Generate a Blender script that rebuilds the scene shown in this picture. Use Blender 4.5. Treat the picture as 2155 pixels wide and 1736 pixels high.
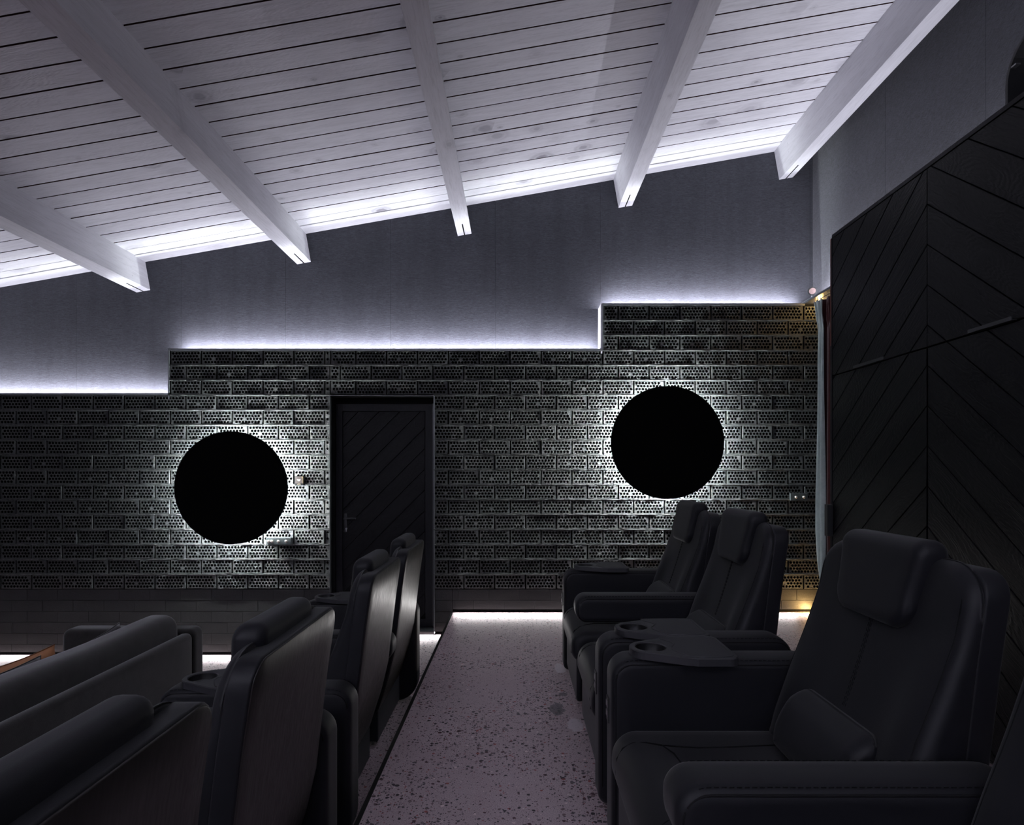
import bpy, bmesh, math, random
from math import sin, cos, pi, radians, sqrt
from mathutils import Vector, Matrix, Euler
from mathutils.geometry import tessellate_polygon
for o in list(bpy.data.objects): bpy.data.objects.remove(o, do_unlink=True)
SC = bpy.context.scene
C = SC.collection
rnd = random.Random(7)

# ------------------------------------------------------------ camera, world, exposure
EYE = 1.16; F = 1250.0; CX, CY = 1086.0, 992.0
cd = bpy.data.cameras.new('camera'); cam = bpy.data.objects.new('camera', cd); C.objects.link(cam)
cam.location = (0, 0, EYE); cam.rotation_euler = (radians(90), 0, 0)
cd.sensor_width = 36.0; cd.lens = 36.0 * F / 2155.0
cd.shift_x = -(CX - 1077.5) / 2155.0; cd.shift_y = (CY - 868.0) / 2155.0
cd.clip_start = 0.02
SC.camera = cam
w = bpy.data.worlds.new('world'); SC.world = w; w.use_nodes = True
w.node_tree.nodes['Background'].inputs[0].default_value = (0.5, 0.55, 0.7, 1)
w.node_tree.nodes['Background'].inputs[1].default_value = 0.02
SC.view_settings.view_transform = 'Standard'; SC.view_settings.look = 'None'
SC.view_settings.gamma = 1.0; SC.view_settings.use_curve_mapping = False
SC.view_settings.exposure = 0.0
SC.cycles.use_denoising = True
SC.cycles.max_bounces = 10; SC.cycles.diffuse_bounces = 6; SC.cycles.glossy_bounces = 3
SC.cycles.sample_clamp_indirect = 4.0

# key dimensions (metres; x right, y away from the camera, z up, 0 = top platform)
YB = 4.86          # face of the perforated brick wall
YF = 5.02          # felt wall behind it
XR = 2.506         # right wall
XL = -7.6; YN = -3.0
MID = -0.182; LOW = -0.35
XS1 = -0.52; XS2 = -1.60      # platform edges
SLOPE = 0.1754
def px(X): return CX + X
def ceil_z(x): return EYE + 2.326 + SLOPE * x
XD0, XD1, ZD = -1.520, -0.673, 1.778   # door opening

# ------------------------------------------------------------ LED lights of the room and added fill lights
def area(name, loc, sx, sy, rot, col, power, spread=180):
    l = bpy.data.lights.new(name, 'AREA'); l.shape = 'RECTANGLE'; l.size = sx; l.size_y = sy
    l.color = col; l.energy = power; l.spread = radians(spread)
    o = bpy.data.objects.new(name, l); C.objects.link(o); o.location = loc; o.rotation_euler = rot
    return o
LAV = (0.90, 0.89, 1.0); COOL = (0.93, 1.0, 0.985); NEUT = (1.0, 0.99, 0.97); WARM = (1.0, 0.62, 0.22)
ZC0, ZC1, ZC2 = 1.80, 2.165, 2.535       # heights of the stepped wall cap
XC0, XC1 = -2.834, 0.7076
PR = 10.0         # W per metre, extra row added to brighten the felt above the caps
PT = 7.8       # W per metre, wall troughs (facing up)
UP = (radians(180 - 8), 0, 0)
def trough(x0, x1, z, k=1.0):
    area('led_trough_and_fill', ((x0 + x1) / 2, YB + 0.10, z - 0.009), x1 - x0 - 0.02, 0.02, UP, LAV, PT * k * (x1 - x0))
    area('led_felt_fill', ((x0 + x1) / 2, YB + 0.085, z - 0.004), x1 - x0 - 0.02, 0.012, (radians(112), 0, 0), LAV, PR * k * (x1 - x0))  # added second row, strengthens the glow on the felt
trough(XL + 0.1, XC0 - 0.03, ZC0, 0.85); trough(XC0 + 0.03, XC1 - 0.03, ZC1); trough(XC1 + 0.03, 2.36, ZC2)
area('led_trough_and_fill', (2.44, 4.2, 2.552), 0.02, 1.3, (radians(180), 0, 0), LAV, 8.0 * 1.4)
area('led_trough_and_fill', (2.40, 0.3, 2.575), 0.02, 6.2, (radians(180), radians(-18), 0), LAV, 7.0 * 6.2)
# unseen strong strip behind the camera, added to fill ceiling and floor
area('led_trough_and_fill', (-3.0, YN + 0.09, 2.1), 8.6, 0.02, (radians(180 + 12), 0, 0), LAV, 115.0 * 8.6)
# strips under the wall plinth, lighting the floor
PFL = 2.4
def toe(x0, x1, z):
    area('led_toe_strip', ((x0 + x1) / 2, YB + 0.012, z + 0.022), x1 - x0, 0.012, (radians(-50), 0, 0), NEUT, PFL * (x1 - x0))
toe(XL + 0.1, XS2 - 0.01, LOW); toe(XD0 + 0.02, XS1 - 0.02, MID); toe(XS1 + 0.02, 2.30, 0.0)

# ------------------------------------------------------------ materials
def mat(name, base=(0.5, 0.5, 0.5), rough=0.5, metal=0.0, spec=0.5, sheen=0.0):
    m = bpy.data.materials.new(name); m.use_nodes = True
    b = m.node_tree.nodes['Principled BSDF']
    b.inputs['Base Color'].default_value = (*base, 1); b.inputs['Roughness'].default_value = rough
    b.inputs['Metallic'].default_value = metal; b.inputs['Specular IOR Level'].default_value = spec
    if sheen: b.inputs['Sheen Weight'].default_value = sheen; b.inputs['Sheen Roughness'].default_value = 0.45
    return m
class N:
    def __init__(s, m): s.m = m; s.t = m.node_tree; s.b = s.t.nodes['Principled BSDF']
    def n(s, typ, **kw):
        nd = s.t.nodes.new(typ)
        for k, v in kw.items():
            if k in nd.inputs.keys(): nd.inputs[k].default_value = v
            else: setattr(nd, k, v)
        return nd
    def l(s, a, b): s.t.links.new(a, b)
    def coords(s, scale=(1, 1, 1), kind='Object', rand=False):
        tc = s.n('ShaderNodeTexCoord'); mp = s.n('ShaderNodeMapping'); mp.inputs['Scale'].default_value = scale
        if rand:
            oi = s.n('ShaderNodeObjectInfo'); sc = s.n('ShaderNodeVectorMath', operation='SCALE')
            sc.inputs[0].default_value = (37.0, 13.0, 5.0); s.l(oi.outputs['Random'], sc.inputs['Scale'])
            ad = s.n('ShaderNodeVectorMath', operation='ADD'); s.l(tc.outputs[kind], ad.inputs[0]); s.l(sc.outputs[0], ad.inputs[1])
            s.l(ad.outputs[0], mp.inputs['Vector'])
        else: s.l(tc.outputs[kind], mp.inputs['Vector'])
        return mp.outputs[0]
    def noise(s, vec, scale, detail=3.0, rough=0.5, dist=0.0):
        n = s.n('ShaderNodeTexNoise'); s.l(vec, n.inputs['Vector'])
        n.inputs['Scale'].default_value = scale; n.inputs['Detail'].default_value = detail
        n.inputs['Roughness'].default_value = rough; n.inputs['Distortion'].default_value = dist
        return n.outputs['Fac']
    def ramp(s, fac, stops, interp='LINEAR'):
        r = s.n('ShaderNodeValToRGB'); r.color_ramp.interpolation = interp
        e = r.color_ramp.elements
        while len(e) < len(stops): e.new(0.5)
        for i, (p, c) in enumerate(stops):
            e[i].position = p; e[i].color = (*c, 1) if len(c) == 3 else c
        s.l(fac, r.inputs[0]); return r.outputs[0]
    def mix(s, fac, a, b, mode='MIX'):
        m = s.n('ShaderNodeMix', data_type='RGBA', blend_type=mode)
        for sock, v in ((m.inputs[0], fac), (m.inputs[6], a), (m.inputs[7], b)):
            if isinstance(v, (int, float)): sock.default_value = v
            elif isinstance(v, tuple): sock.default_value = (*v, 1)
            else: s.l(v, sock)
        return m.outputs[2]
    def math(s, op, a, b=0.0, clamp=False):
        m = s.n('ShaderNodeMath', operation=op, use_clamp=clamp)
        for sock, v in ((m.inputs[0], a), (m.inputs[1], b)):
            if isinstance(v, (int, float)): sock.default_value = v
            else: s.l(v, sock)
        return m.outputs[0]
    def bump(s, h, strength=0.5, dist=0.01, prev=None):
        b = s.n('ShaderNodeBump'); b.inputs['Strength'].default_value = strength; b.inputs['Distance'].default_value = dist
        s.l(h, b.inputs['Height'])
        if prev is not None: s.l(prev, b.inputs['Normal'])
        return b.outputs[0]
    def color(s, c): s.l(c, s.b.inputs['Base Color'])
    def normal(s, c): s.l(c, s.b.inputs['Normal'])

def wood_paint(name, base, dark, lng=0, gang=None, kd='3D', knots=0.22, rough=0.5, bump=0.25, freq=1.0, kn=True):
    """painted softwood; lng = local axis of the grain"""
    m = mat(name, base, rough); g = N(m)
    if gang is not None:
        oc = g.coords
        def coords(scale=(1, 1, 1), kind='Object', rand=False):
            tc = g.n('ShaderNodeTexCoord'); mr = g.n('ShaderNodeMapping'); mr.inputs['Rotation'].default_value = (0, gang, 0); g.l(tc.outputs['Object'], mr.inputs['Vector'])
            oi = g.n('ShaderNodeObjectInfo'); q = g.n('ShaderNodeVectorMath', operation='SCALE'); q.inputs[0].default_value = (37.0, 13.0, 5.0); g.l(oi.outputs['Random'], q.inputs['Scale'])
            ad = g.n('ShaderNodeVectorMath', operation='ADD'); g.l(mr.outputs[0], ad.inputs[0]); g.l(q.outputs[0], ad.inputs[1])
            mp = g.n('ShaderNodeMapping'); mp.inputs['Scale'].default_value = scale; g.l(ad.outputs[0], mp.inputs['Vector']); return mp.outputs[0]
        g.coords = coords
    sc = [14.0, 14.0, 14.0]; sc[lng] = 1.1
    v = g.coords(tuple(q * freq for q in sc), rand=True)
    n1 = g.noise(v, 1.6, 4, 0.6, 1.2)
    n2 = g.noise(v, 9.0, 3, 0.6, 0.3)
    k = g.coords((1, 1, 1), rand=True)
    ks = [3.2, 5.0, 5.0]
    if lng == 1: ks = [5.0, 3.2, 5.0]
    if lng == 2: ks = [5.0, 5.0, 3.2]
    kv = g.coords(tuple(ks), rand=True)
    if kd == '2D': kv = g.coords((2.4, 3.1, 1) if lng == 0 else (3.1, 2.0, 1), rand=True)
    vo = g.n('ShaderNodeTexVoronoi', feature='F1', voronoi_dimensions=kd); g.l(kv, vo.inputs['Vector']); vo.inputs['Scale'].default_value = 1.0
    wob = g.noise(k, 25.0, 2, 0.5)
    d = g.math('ADD', vo.outputs['Distance'], g.math('MULTIPLY', wob, 0.08))
    big = g.noise(g.coords((0.9, 0.9, 0.9), rand=True), 2.0, 2, 0.5)
    c = g.mix(g.ramp(n1, [(0.35, (0, 0, 0)), (0.75, (1, 1, 1))]), base, tuple(b * 0.86 for b in base))
    c = g.mix(g.math('MULTIPLY', g.ramp(n2, [(0.5, (0, 0, 0)), (0.72, (1, 1, 1))]), 0.28), c, dark)
    c = g.mix(g.math('MULTIPLY', g.ramp(big, [(0.42, (0, 0, 0)), (0.7, (1, 1, 1))]), 0.18), c, dark)
    if kn:
        sepv = g.n('ShaderNodeSeparateColor'); g.l(vo.outputs['Color'], sepv.inputs[0])
        kf = g.ramp(g.math('DIVIDE', d, g.math('ADD', g.math('MULTIPLY', sepv.outputs[0], 1.3), 0.3)), [(0.085, (1, 1, 1)), (0.12, (0.35, 0.35, 0.35)), (0.15, (0.55, 0.55, 0.55)), (0.20, (0.10, 0.10, 0.10)), (0.32, (0, 0, 0))])
        kf = g.math('MULTIPLY', kf, g.ramp(sepv.outputs[1], [(0.25, (0.1, 0.1, 0.1)), (0.9, (1, 1, 1))]))
        c = g.mix(g.math('MULTIPLY', kf, knots * 3.0), c, dark)
    g.color(c)
    h = g.math('ADD', n1, g.math('MULTIPLY', n2, 0.5))
    rings = g.math('SINE', g.math('MULTIPLY', g.math('ADD', d, g.math('MULTIPLY', n1, 0.35)), 75.0))
    h = g.math('ADD', h, g.math('MULTIPLY', rings, 0.12))
    g.normal(g.bump(h, bump, 0.004))
    return m
M = {}
M['plank'] = wood_paint('white_painted_plank', (0.62, 0.62, 0.66), (0.20, 0.19, 0.22), 0, knots=0.33, bump=0.4, kd='2D')
M['beam'] = wood_paint('white_painted_beam', (0.56, 0.56, 0.60), (0.22, 0.21, 0.24), 1, bump=0.3, kd='2D')
M['gap'] = mat('maroon_joint', (0.035, 0.008, 0.009), 0.9)
TA = math.atan(0.835)
for nm_, an_ in (('plank_black', radians(45)), ('plank_up', TA), ('plank_down', -TA)):
    M[nm_] = wood_paint('black_stained_' + nm_, (0.0042, 0.0042, 0.0056), (0.0022, 0.0022, 0.0028), 0, gang=an_, rough=0.42, bump=0.5, knots=0.1)
M['black_wood'] = wood_paint('black_stained_wood', (0.014, 0.014, 0.017), (0.007, 0.007, 0.008), 2, rough=0.45, bump=0.2, kn=False)
M['void'] = mat('dark_void', (0.003, 0.003, 0.003), 0.9, spec=0.1)
M['black_metal'] = mat('black_metal', (0.016, 0.017, 0.019), 0.42, 0.0, 0.5)
M['cap'] = mat('cap_metal', (0.16, 0.17, 0.18), 0.35, 0.6)
M['disc'] = mat('matte_black_disc', (0.002, 0.002, 0.002), 0.95, spec=0.05)
M['pearl'] = mat('polished_knob', (0.75, 0.68, 0.64), 0.22, 0.85)
M['box'] = mat('switch_plate', (0.035, 0.042, 0.045), 0.4)
M['steel'] = mat('steel', (0.35, 0.35, 0.36), 0.35, 0.9)
M['tray'] = mat('tray_plastic', (0.022, 0.022, 0.026), 0.5)
M['tray_mat'] = mat('tray_mat', (0.020, 0.020, 0.024), 0.62)
M['plastic'] = mat('black_plastic', (0.008, 0.008, 0.009), 0.35)

for k_ in ('plank_black', 'plank_up', 'plank_down', 'black_wood'): M[k_].node_tree.nodes['Principled BSDF'].inputs['Specular IOR Level'].default_value = 0.15
def brickmat():
    m = mat('black_painted_brick', (0.030, 0.033, 0.034), 0.40, spec=0.45); g = N(m)
    v = g.coords((1, 1, 1), rand=True)
    n1 = g.noise(v, 60, 4, 0.7); n2 = g.noise(v, 230, 2, 0.6); n3 = g.noise(v, 16, 3, 0.6)
    g.color(g.mix(n3, (0.0065, 0.0075, 0.0083), (0.017, 0.019, 0.0205)))
    h = g.math('ADD', g.math('MULTIPLY', n1, 0.7), g.math('MULTIPLY', n2, 0.5))
    h = g.math('ADD', h, g.math('MULTIPLY', n3, 0.9))
    g.normal(g.bump(h, 1.0, 0.010)); return m
M['brick'] = brickmat()
def mortarmat():
    m = mat('black_painted_mortar', (0.012, 0.013, 0.014), 0.42, spec=0.5); g = N(m)
    v = g.coords()
    h = g.math('ADD', g.noise(v, 70, 4, 0.7), g.math('MULTIPLY', g.noise(v, 250, 2, 0.6), 0.6))
    g.normal(g.bump(h, 1.0, 0.008)); return m
M['mortar'] = mortarmat()
def blockmat():
    m = mat('black_painted_block', (0.022, 0.022, 0.022), 0.55, spec=0.4); g = N(m)
    v = g.coords((1, 1, 1), rand=True)
    g.color(g.mix(g.noise(v, 9, 4, 0.6), (0.008, 0.008, 0.0085), (0.020, 0.0195, 0.0195)))
    g.normal(g.bump(g.noise(v, 90, 4, 0.7), 0.35, 0.004)); return m
M['block'] = blockmat()
def feltmat(name, sc1, sc2, base):
    m = mat(name, base, 0.95, spec=0.1, sheen=0.15); g = N(m)
    f1 = g.noise(g.coords(sc1), 1.0, 3, 0.75, 0.4); f2 = g.noise(g.coords(sc2), 1.0, 3, 0.7, 1.0)
    st = g.noise(g.coords((9, 9, 0.9)), 1.0, 3, 0.5); bl = g.noise(g.coords(), 3.0, 4, 0.55)
    fib = g.math('ADD', f1, f2)
    c = g.mix(g.ramp(g.math('MULTIPLY', fib, 0.5), [(0.38, (0, 0, 0)), (0.66, (1, 1, 1))]), tuple(b * 0.62 for b in base), tuple(b * 1.6 for b in base))
    c = g.mix(g.math('MULTIPLY', g.ramp(st, [(0.45, (0, 0, 0)), (0.7, (1, 1, 1))]), 0.30), c, tuple(b * 0.6 for b in base))
    c = g.mix(g.math('MULTIPLY', g.ramp(bl, [(0.45, (0, 0, 0)), (0.7, (1, 1, 1))]), 0.2), c, tuple(b * 1.35 for b in base))
    g.color(c); g.normal(g.bump(fib, 0.55, 0.004)); return m
FELT = (0.052, 0.054, 0.064)
M['felt'] = feltmat('grey_felt', (30, 30, 260), (60, 60, 420), FELT)
def feltside():
    m = mat('grey_felt_side', FELT, 0.95, spec=0.1, sheen=0.15); g = N(m)
    tc = g.n('ShaderNodeTexCoord'); fs = []
    for ang, s in ((35, 1.0), (52, 1.6), (-20, 1.3)):
        mp = g.n('ShaderNodeMapping'); mp.inputs['Rotation'].default_value = (radians(ang), 0, 0)
        g.l(tc.outputs['Object'], mp.inputs['Vector'])
        m2 = g.n('ShaderNodeMapping'); m2.inputs['Scale'].default_value = (30, 22 * s, 240 * s); g.l(mp.outputs[0], m2.inputs['Vector'])
        fs.append(g.noise(m2.outputs[0], 1.0, 2, 0.7, 0.3))
    fib = g.math('MULTIPLY', g.math('ADD', g.math('ADD', fs[0], fs[1]), fs[2]), 0.333)
    bl = g.noise(g.coords(), 2.2, 4, 0.6)
    c = g.mix(g.ramp(fib, [(0.38, (0, 0, 0)), (0.64, (1, 1, 1))]), tuple(b * 0.6 for b in FELT), tuple(b * 1.6 for b in FELT))
    c = g.mix(g.math('MULTIPLY', g.ramp(bl, [(0.42, (0, 0, 0)), (0.7, (1, 1, 1))]), 0.3), c, tuple(b * 0.65 for b in FELT))
    g.color(c); g.normal(g.bump(fib, 0.6, 0.005)); return m
M['felt_side'] = feltside()
def terrazzo(name, dens=1.0):
    m = mat(name, (0.2, 0.17, 0.18), 0.42, spec=0.35); g = N(m)
    v = g.coords()
    # warp
    wn = g.n('ShaderNodeTexNoise'); g.l(v, wn.inputs['Vector']); wn.inputs['Scale'].default_value = 70; wn.inputs['Detail'].default_value = 2
    sc = g.n('ShaderNodeVectorMath', operation='SCALE'); g.l(wn.outputs['Color'], sc.inputs[0]); sc.inputs['Scale'].default_value = 0.010
    ad = g.n('ShaderNodeVectorMath', operation='ADD'); g.l(v, ad.inputs[0]); g.l(sc.outputs[0], ad.inputs[1])
    n0 = g.noise(v, 1.3, 4, 0.55); nf = g.noise(v, 300, 3, 0.8); nm = g.noise(v, 14, 4, 0.6)
    base = g.mix(g.ramp(n0, [(0.3, (0, 0, 0)), (0.7, (1, 1, 1))]), (0.56, 0.44, 0.475), (0.70, 0.58, 0.615))
    base = g.mix(g.math('MULTIPLY', g.ramp(nm, [(0.4, (0, 0, 0)), (0.75, (1, 1, 1))]), 0.35), base, (0.76, 0.67, 0.70))
    base = g.mix(g.math('MULTIPLY', g.ramp(nf, [(0.40, (1, 1, 1)), (0.56, (0, 0, 0))]), 0.75), base, (0.22, 0.16, 0.18))
    patch = g.ramp(g.noise(v, 2.6, 3, 0.5), [(0.30, (0.25, 0.25, 0.25)), (0.62, (1, 1, 1))])
    def chips(scale, thr, pal, extra):
        vo = g.n('ShaderNodeTexVoronoi', feature='F1'); g.l(ad.outputs[0], vo.inputs['Vector']); vo.inputs['Scale'].default_value = scale
        sp = g.n('ShaderNodeSeparateColor'); g.l(vo.outputs['Color'], sp.inputs[0])
        size = g.math('MULTIPLY', g.math('POWER', sp.outputs[0], 1.6), g.math('ADD', g.math('MULTIPLY', patch, thr * 0.65), thr * 0.35))
        on = g.math('LESS_THAN', vo.outputs['Distance'], size)
        keep = g.math('GREATER_THAN', sp.outputs[2], extra)
        return g.math('MULTIPLY', on, keep), g.ramp(sp.outputs[1], pal, 'CONSTANT')
    pal = [(0.0, (0.045, 0.036, 0.046)), (0.30, (0.10, 0.085, 0.10)), (0.50, (0.085, 0.035, 0.045)), (0.66, (0.19, 0.13, 0.14)), (0.80, (0.34, 0.10, 0.10)), (0.88, (0.24, 0.20, 0.22)), (0.95, (0.78, 0.66, 0.66))]
    f, c = chips(60, 0.60, pal, 0.08); base = g.mix(f, base, c)
    f, c = chips(125, 0.58, pal, 0.05); base = g.mix(f, base, c)
    # two old grey stains on the platform
    for (sx, sy, rx, ry) in ((0.20, 2.90, 0.05, 0.11), (0.245, 3.09, 0.035, 0.035), (0.26, 3.50, 0.05, 0.12), (0.27, 2.72, 0.05, 0.10)):
        mp = g.n('ShaderNodeMapping'); mp.inputs['Location'].default_value = (-sx / rx, -sy / ry, 0); mp.inputs['Scale'].default_value = (1 / rx, 1 / ry, 0)
        g.l(v, mp.inputs['Vector'])
        ln = g.n('ShaderNodeVectorMath', operation='LENGTH'); g.l(mp.outputs[0], ln.inputs[0])
        d = g.math('ADD', ln.outputs['Value'], g.math('MULTIPLY', g.noise(v, 30, 4, 0.7), 1.1))
        col = (0.085, 0.088, 0.10) if sy in (2.90, 3.09) else (0.70, 0.64, 0.68)
        base = g.mix(g.math('MULTIPLY', g.ramp(d, [(0.95, (1, 1, 1)), (1.0, (1, 1, 1))]) if False else g.math('LESS_THAN', d, 1.25), 0.75), base, col)
    g.color(base)
    g.l(g.ramp(nm, [(0.3, (0.36, 0.36, 0.36)), (0.7, (0.55, 0.55, 0.55))]), g.b.inputs['Roughness'])
    g.normal(g.bump(nf, 0.15, 0.001)); return m
M['terrazzo'] = terrazzo('polished_terrazzo')
def fabric(name, base, rough, sheen, bump=0.15, scale=900, spec=0.35):
    m = mat(name, base, rough, spec=spec, sheen=sheen); g = N(m); v = g.coords()
    g.normal(g.bump(g.noise(v, scale, 2, 0.6), bump, 0.001)); return m
M['leather'] = fabric('black_upholstery', (0.0052, 0.0054, 0.0082), 0.55, 0.08, spec=0.26)
M['leather_side'] = fabric('black_upholstery_side', (0.006, 0.010, 0.012), 0.5, 0.1)
M['thread'] = mat('black_thread', (0.004, 0.004, 0.005), 0.8, spec=0.2)
def panelmat():
    m = mat('satin_back_panel', (0.015, 0.0128, 0.0128), 0.36, spec=0.4); g = N(m)
    v = g.coords((160, 160, 3), rand=True); n = g.noise(v, 1.0, 3, 0.6)
    g.l(g.ramp(n, [(0.3, (0.30, 0.30, 0.30)), (0.7, (0.46, 0.46, 0.46))]), g.b.inputs['Roughness'])
    g.normal(g.bump(n, 0.06, 0.001)); return m
M['panel'] = panelmat()
def velvet(name, a, b):
    m = mat(name, a, 0.9, spec=0.1, sheen=0.5); g = N(m); v = g.coords()
    g.color(g.mix(g.ramp(g.noise(v, 16, 5, 0.7, 0.6), [(0.35, (0, 0, 0)), (0.7, (1, 1, 1))]), a, b))
    g.normal(g.bump(g.noise(v, 500, 2, 0.6), 0.3, 0.002)); return m
M['sofa'] = velvet('charcoal_velour', (0.013, 0.012, 0.0115), (0.025, 0.0235, 0.0225))
M['cushion_dark'] = velvet('dark_cushion_cloth', (0.013, 0.012, 0.014), (0.022, 0.021, 0.024))
M['tan'] = mat('tan_leather', (0.46, 0.20, 0.085), 0.5)
M['tan_seam'] = mat('tan_leather_seam', (0.20, 0.08, 0.035), 0.6)
M['curtain'] = velvet('grey_green_velvet', (0.30, 0.36, 0.37), (0.40, 0.46, 0.47))
M['lining'] = velvet('maroon_velvet', (0.028, 0.0065, 0.0075), (0.042, 0.009, 0.011))
def emis(name, col, s):
    m = mat(name, (0, 0, 0)); b = m.node_tree.nodes['Principled BSDF']
    b.inputs['Emission Color'].default_value = (*col, 1); b.inputs['Emission Strength'].default_value = s
    return m

# ------------------------------------------------------------ mesh helpers
def mesh_obj(name, verts, faces, m, parent=None, smooth=False, loc=None):
    me = bpy.data.meshes.new(name); me.from_pydata([tuple(v) for v in verts], [], faces); me.update()
    bm = bmesh.new(); bm.from_mesh(me); bmesh.ops.recalc_face_normals(bm, faces=bm.faces); bm.to_mesh(me); bm.free()
    if m: me.materials.append(m)
    if smooth: me.shade_smooth()
    o = bpy.data.objects.new(name, me); C.objects.link(o)
    if loc: o.location = loc
    if parent: o.parent = parent
    return o
def from_bm(name, bm, m, parent=None, smooth=False, loc=None):
    bmesh.ops.recalc_face_normals(bm, faces=bm.faces)
    me = bpy.data.meshes.new(name); bm.to_mesh(me); bm.free()
    if m: me.materials.append(m)
    if smooth: me.shade_smooth()
    o = bpy.data.objects.new(name, me); C.objects.link(o)
    if loc: o.location = loc
    if parent: o.parent = parent
    return o
def share(name, me, parent, loc, rot=None):
    o = bpy.data.objects.new(name, me); C.objects.link(o); o.location = loc; o.parent = parent
    if rot: o.rotation_euler = rot
    return o
def add_box(bm, x0, x1, y0, y1, z0, z1, bev=0.0):
    vs = [bm.verts.new(p) for p in ((x0, y0, z0), (x1, y0, z0), (x1, y1, z0), (x0, y1, z0), (x0, y0, z1), (x1, y0, z1), (x1, y1, z1), (x0, y1, z1))]
    fs = [bm.faces.new([vs[i] for i in f]) for f in ((0, 3, 2, 1), (4, 5, 6, 7), (0, 1, 5, 4), (1, 2, 6, 5), (2, 3, 7, 6), (3, 0, 4, 7))]
    if bev:
        es = set(e for f in fs for e in f.edges)
        bmesh.ops.bevel(bm, geom=list(es), offset=bev, segments=2, affect='EDGES', profile=0.7)
    return vs
def box(name, x0, x1, y0, y1, z0, z1, m, parent=None, bev=0.0, loc=None):
    bm = bmesh.new(); add_box(bm, x0, x1, y0, y1, z0, z1, bev); return from_bm(name, bm, m, parent, loc=loc)
def tag(o, label=None, cat=None, group=None, kind=None):
    if label: o['label'] = label
    if cat: o['category'] = cat
    if group: o['group'] = group
    if kind: o['kind'] = kind
    return o
def empty(name, loc=(0, 0, 0), rot=None):
    o = bpy.data.objects.new(name, None); C.objects.link(o); o.location = loc; o.empty_display_size = 0.1
    if rot: o.rotation_euler = rot
    return o
def add_tube(bm, pts, r, seg=6, closed=False):
    pts = [Vector(p) for p in pts]; n = len(pts); rings = []
    for i, p in enumerate(pts):
        if closed: t = pts[(i + 1) % n] - pts[i - 1]
        else: t = pts[min(i + 1, n - 1)] - pts[max(i - 1, 0)]
        t.normalize()
        a = Vector((0, 0, 1)) if abs(t.z) < 0.9 else Vector((1, 0, 0))
        u = t.cross(a).normalized(); v = t.cross(u)
        rings.append([bm.verts.new(p + r * (cos(2 * pi * k / seg) * u + sin(2 * pi * k / seg) * v)) for k in range(seg)])
    for i in range(n if closed else n - 1):
        a, b = rings[i], rings[(i + 1) % n]
        for k in range(seg): bm.faces.new((a[k], a[(k + 1) % seg], b[(k + 1) % seg], b[k]))
    if not closed: bm.faces.new(rings[0][::-1]); bm.faces.new(rings[-1])
def tube(name, paths, r, m, parent=None, seg=6, closed=False):
    bm = bmesh.new()
    for p in paths: add_tube(bm, p, r, seg, closed)
    return from_bm(name, bm, m, parent, True)
def add_cyl(bm, c, axis, r, h, seg=32, r2=None):
    """closed cylinder from c along axis (unit vector) by h"""
    c = Vector(c); a = Vector(axis).normalized(); u = a.orthogonal().normalized(); v = a.cross(u); r2 = r if r2 is None else r2
    A = [bm.verts.new(c + r * (cos(2 * pi * k / seg) * u + sin(2 * pi * k / seg) * v)) for k in range(seg)]
    B = [bm.verts.new(c + a * h + r2 * (cos(2 * pi * k / seg) * u + sin(2 * pi * k / seg) * v)) for k in range(seg)]
    bm.faces.new(A[::-1]); bm.faces.new(B)
    for k in range(seg): bm.faces.new((A[k], A[(k + 1) % seg], B[(k + 1) % seg], B[k]))
def rrect(x0, x1, y0, y1, rs, n=6):
    """rounded rectangle outline, radii for corners (x1,y1),(x0,y1),(x0,y0),(x1,y0), counter-clockwise"""
    if not isinstance(rs, (tuple, list)): rs = [rs] * 4
    out = []
    for (cx, cy, sx, sy, a0), r in zip(((x1, y1, -1, -1, 0), (x0, y1, 1, -1, 90), (x0, y0, 1, 1, 180), (x1, y0, -1, 1, 270)), rs):
        for k in range(n + 1):
            a = radians(a0 + 90 * k / n); out.append((cx + sx * r + r * cos(a), cy + sy * r + r * sin(a)))
    return out
def resample(poly, step):
    out = []; n = len(poly)
    for i in range(n):
        a, b = Vector(poly[i]), Vector(poly[(i + 1) % n]); L = (b - a).length
        k = max(1, int(L / step + 0.5))
        if L < 1e-6: continue
        for j in range(k): out.append(tuple(a.lerp(b, j / k)))
    return out
def inset(poly, d):
    n = len(poly); out = []
    for i in range(n):
        a, b, c = Vector(poly[i - 1]), Vector(poly[i]), Vector(poly[(i + 1) % n])
        e1 = (b - a).normalized(); e2 = (c - b).normalized()
        n1 = Vector((-e1.y, e1.x)); n2 = Vector((-e2.y, e2.x)); nn = (n1 + n2)
        if nn.length < 1e-6: nn = n1
        nn.normalize(); k = d / max(0.5, nn.dot(n1)); out.append(tuple(b + nn * k))
    return out
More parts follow.
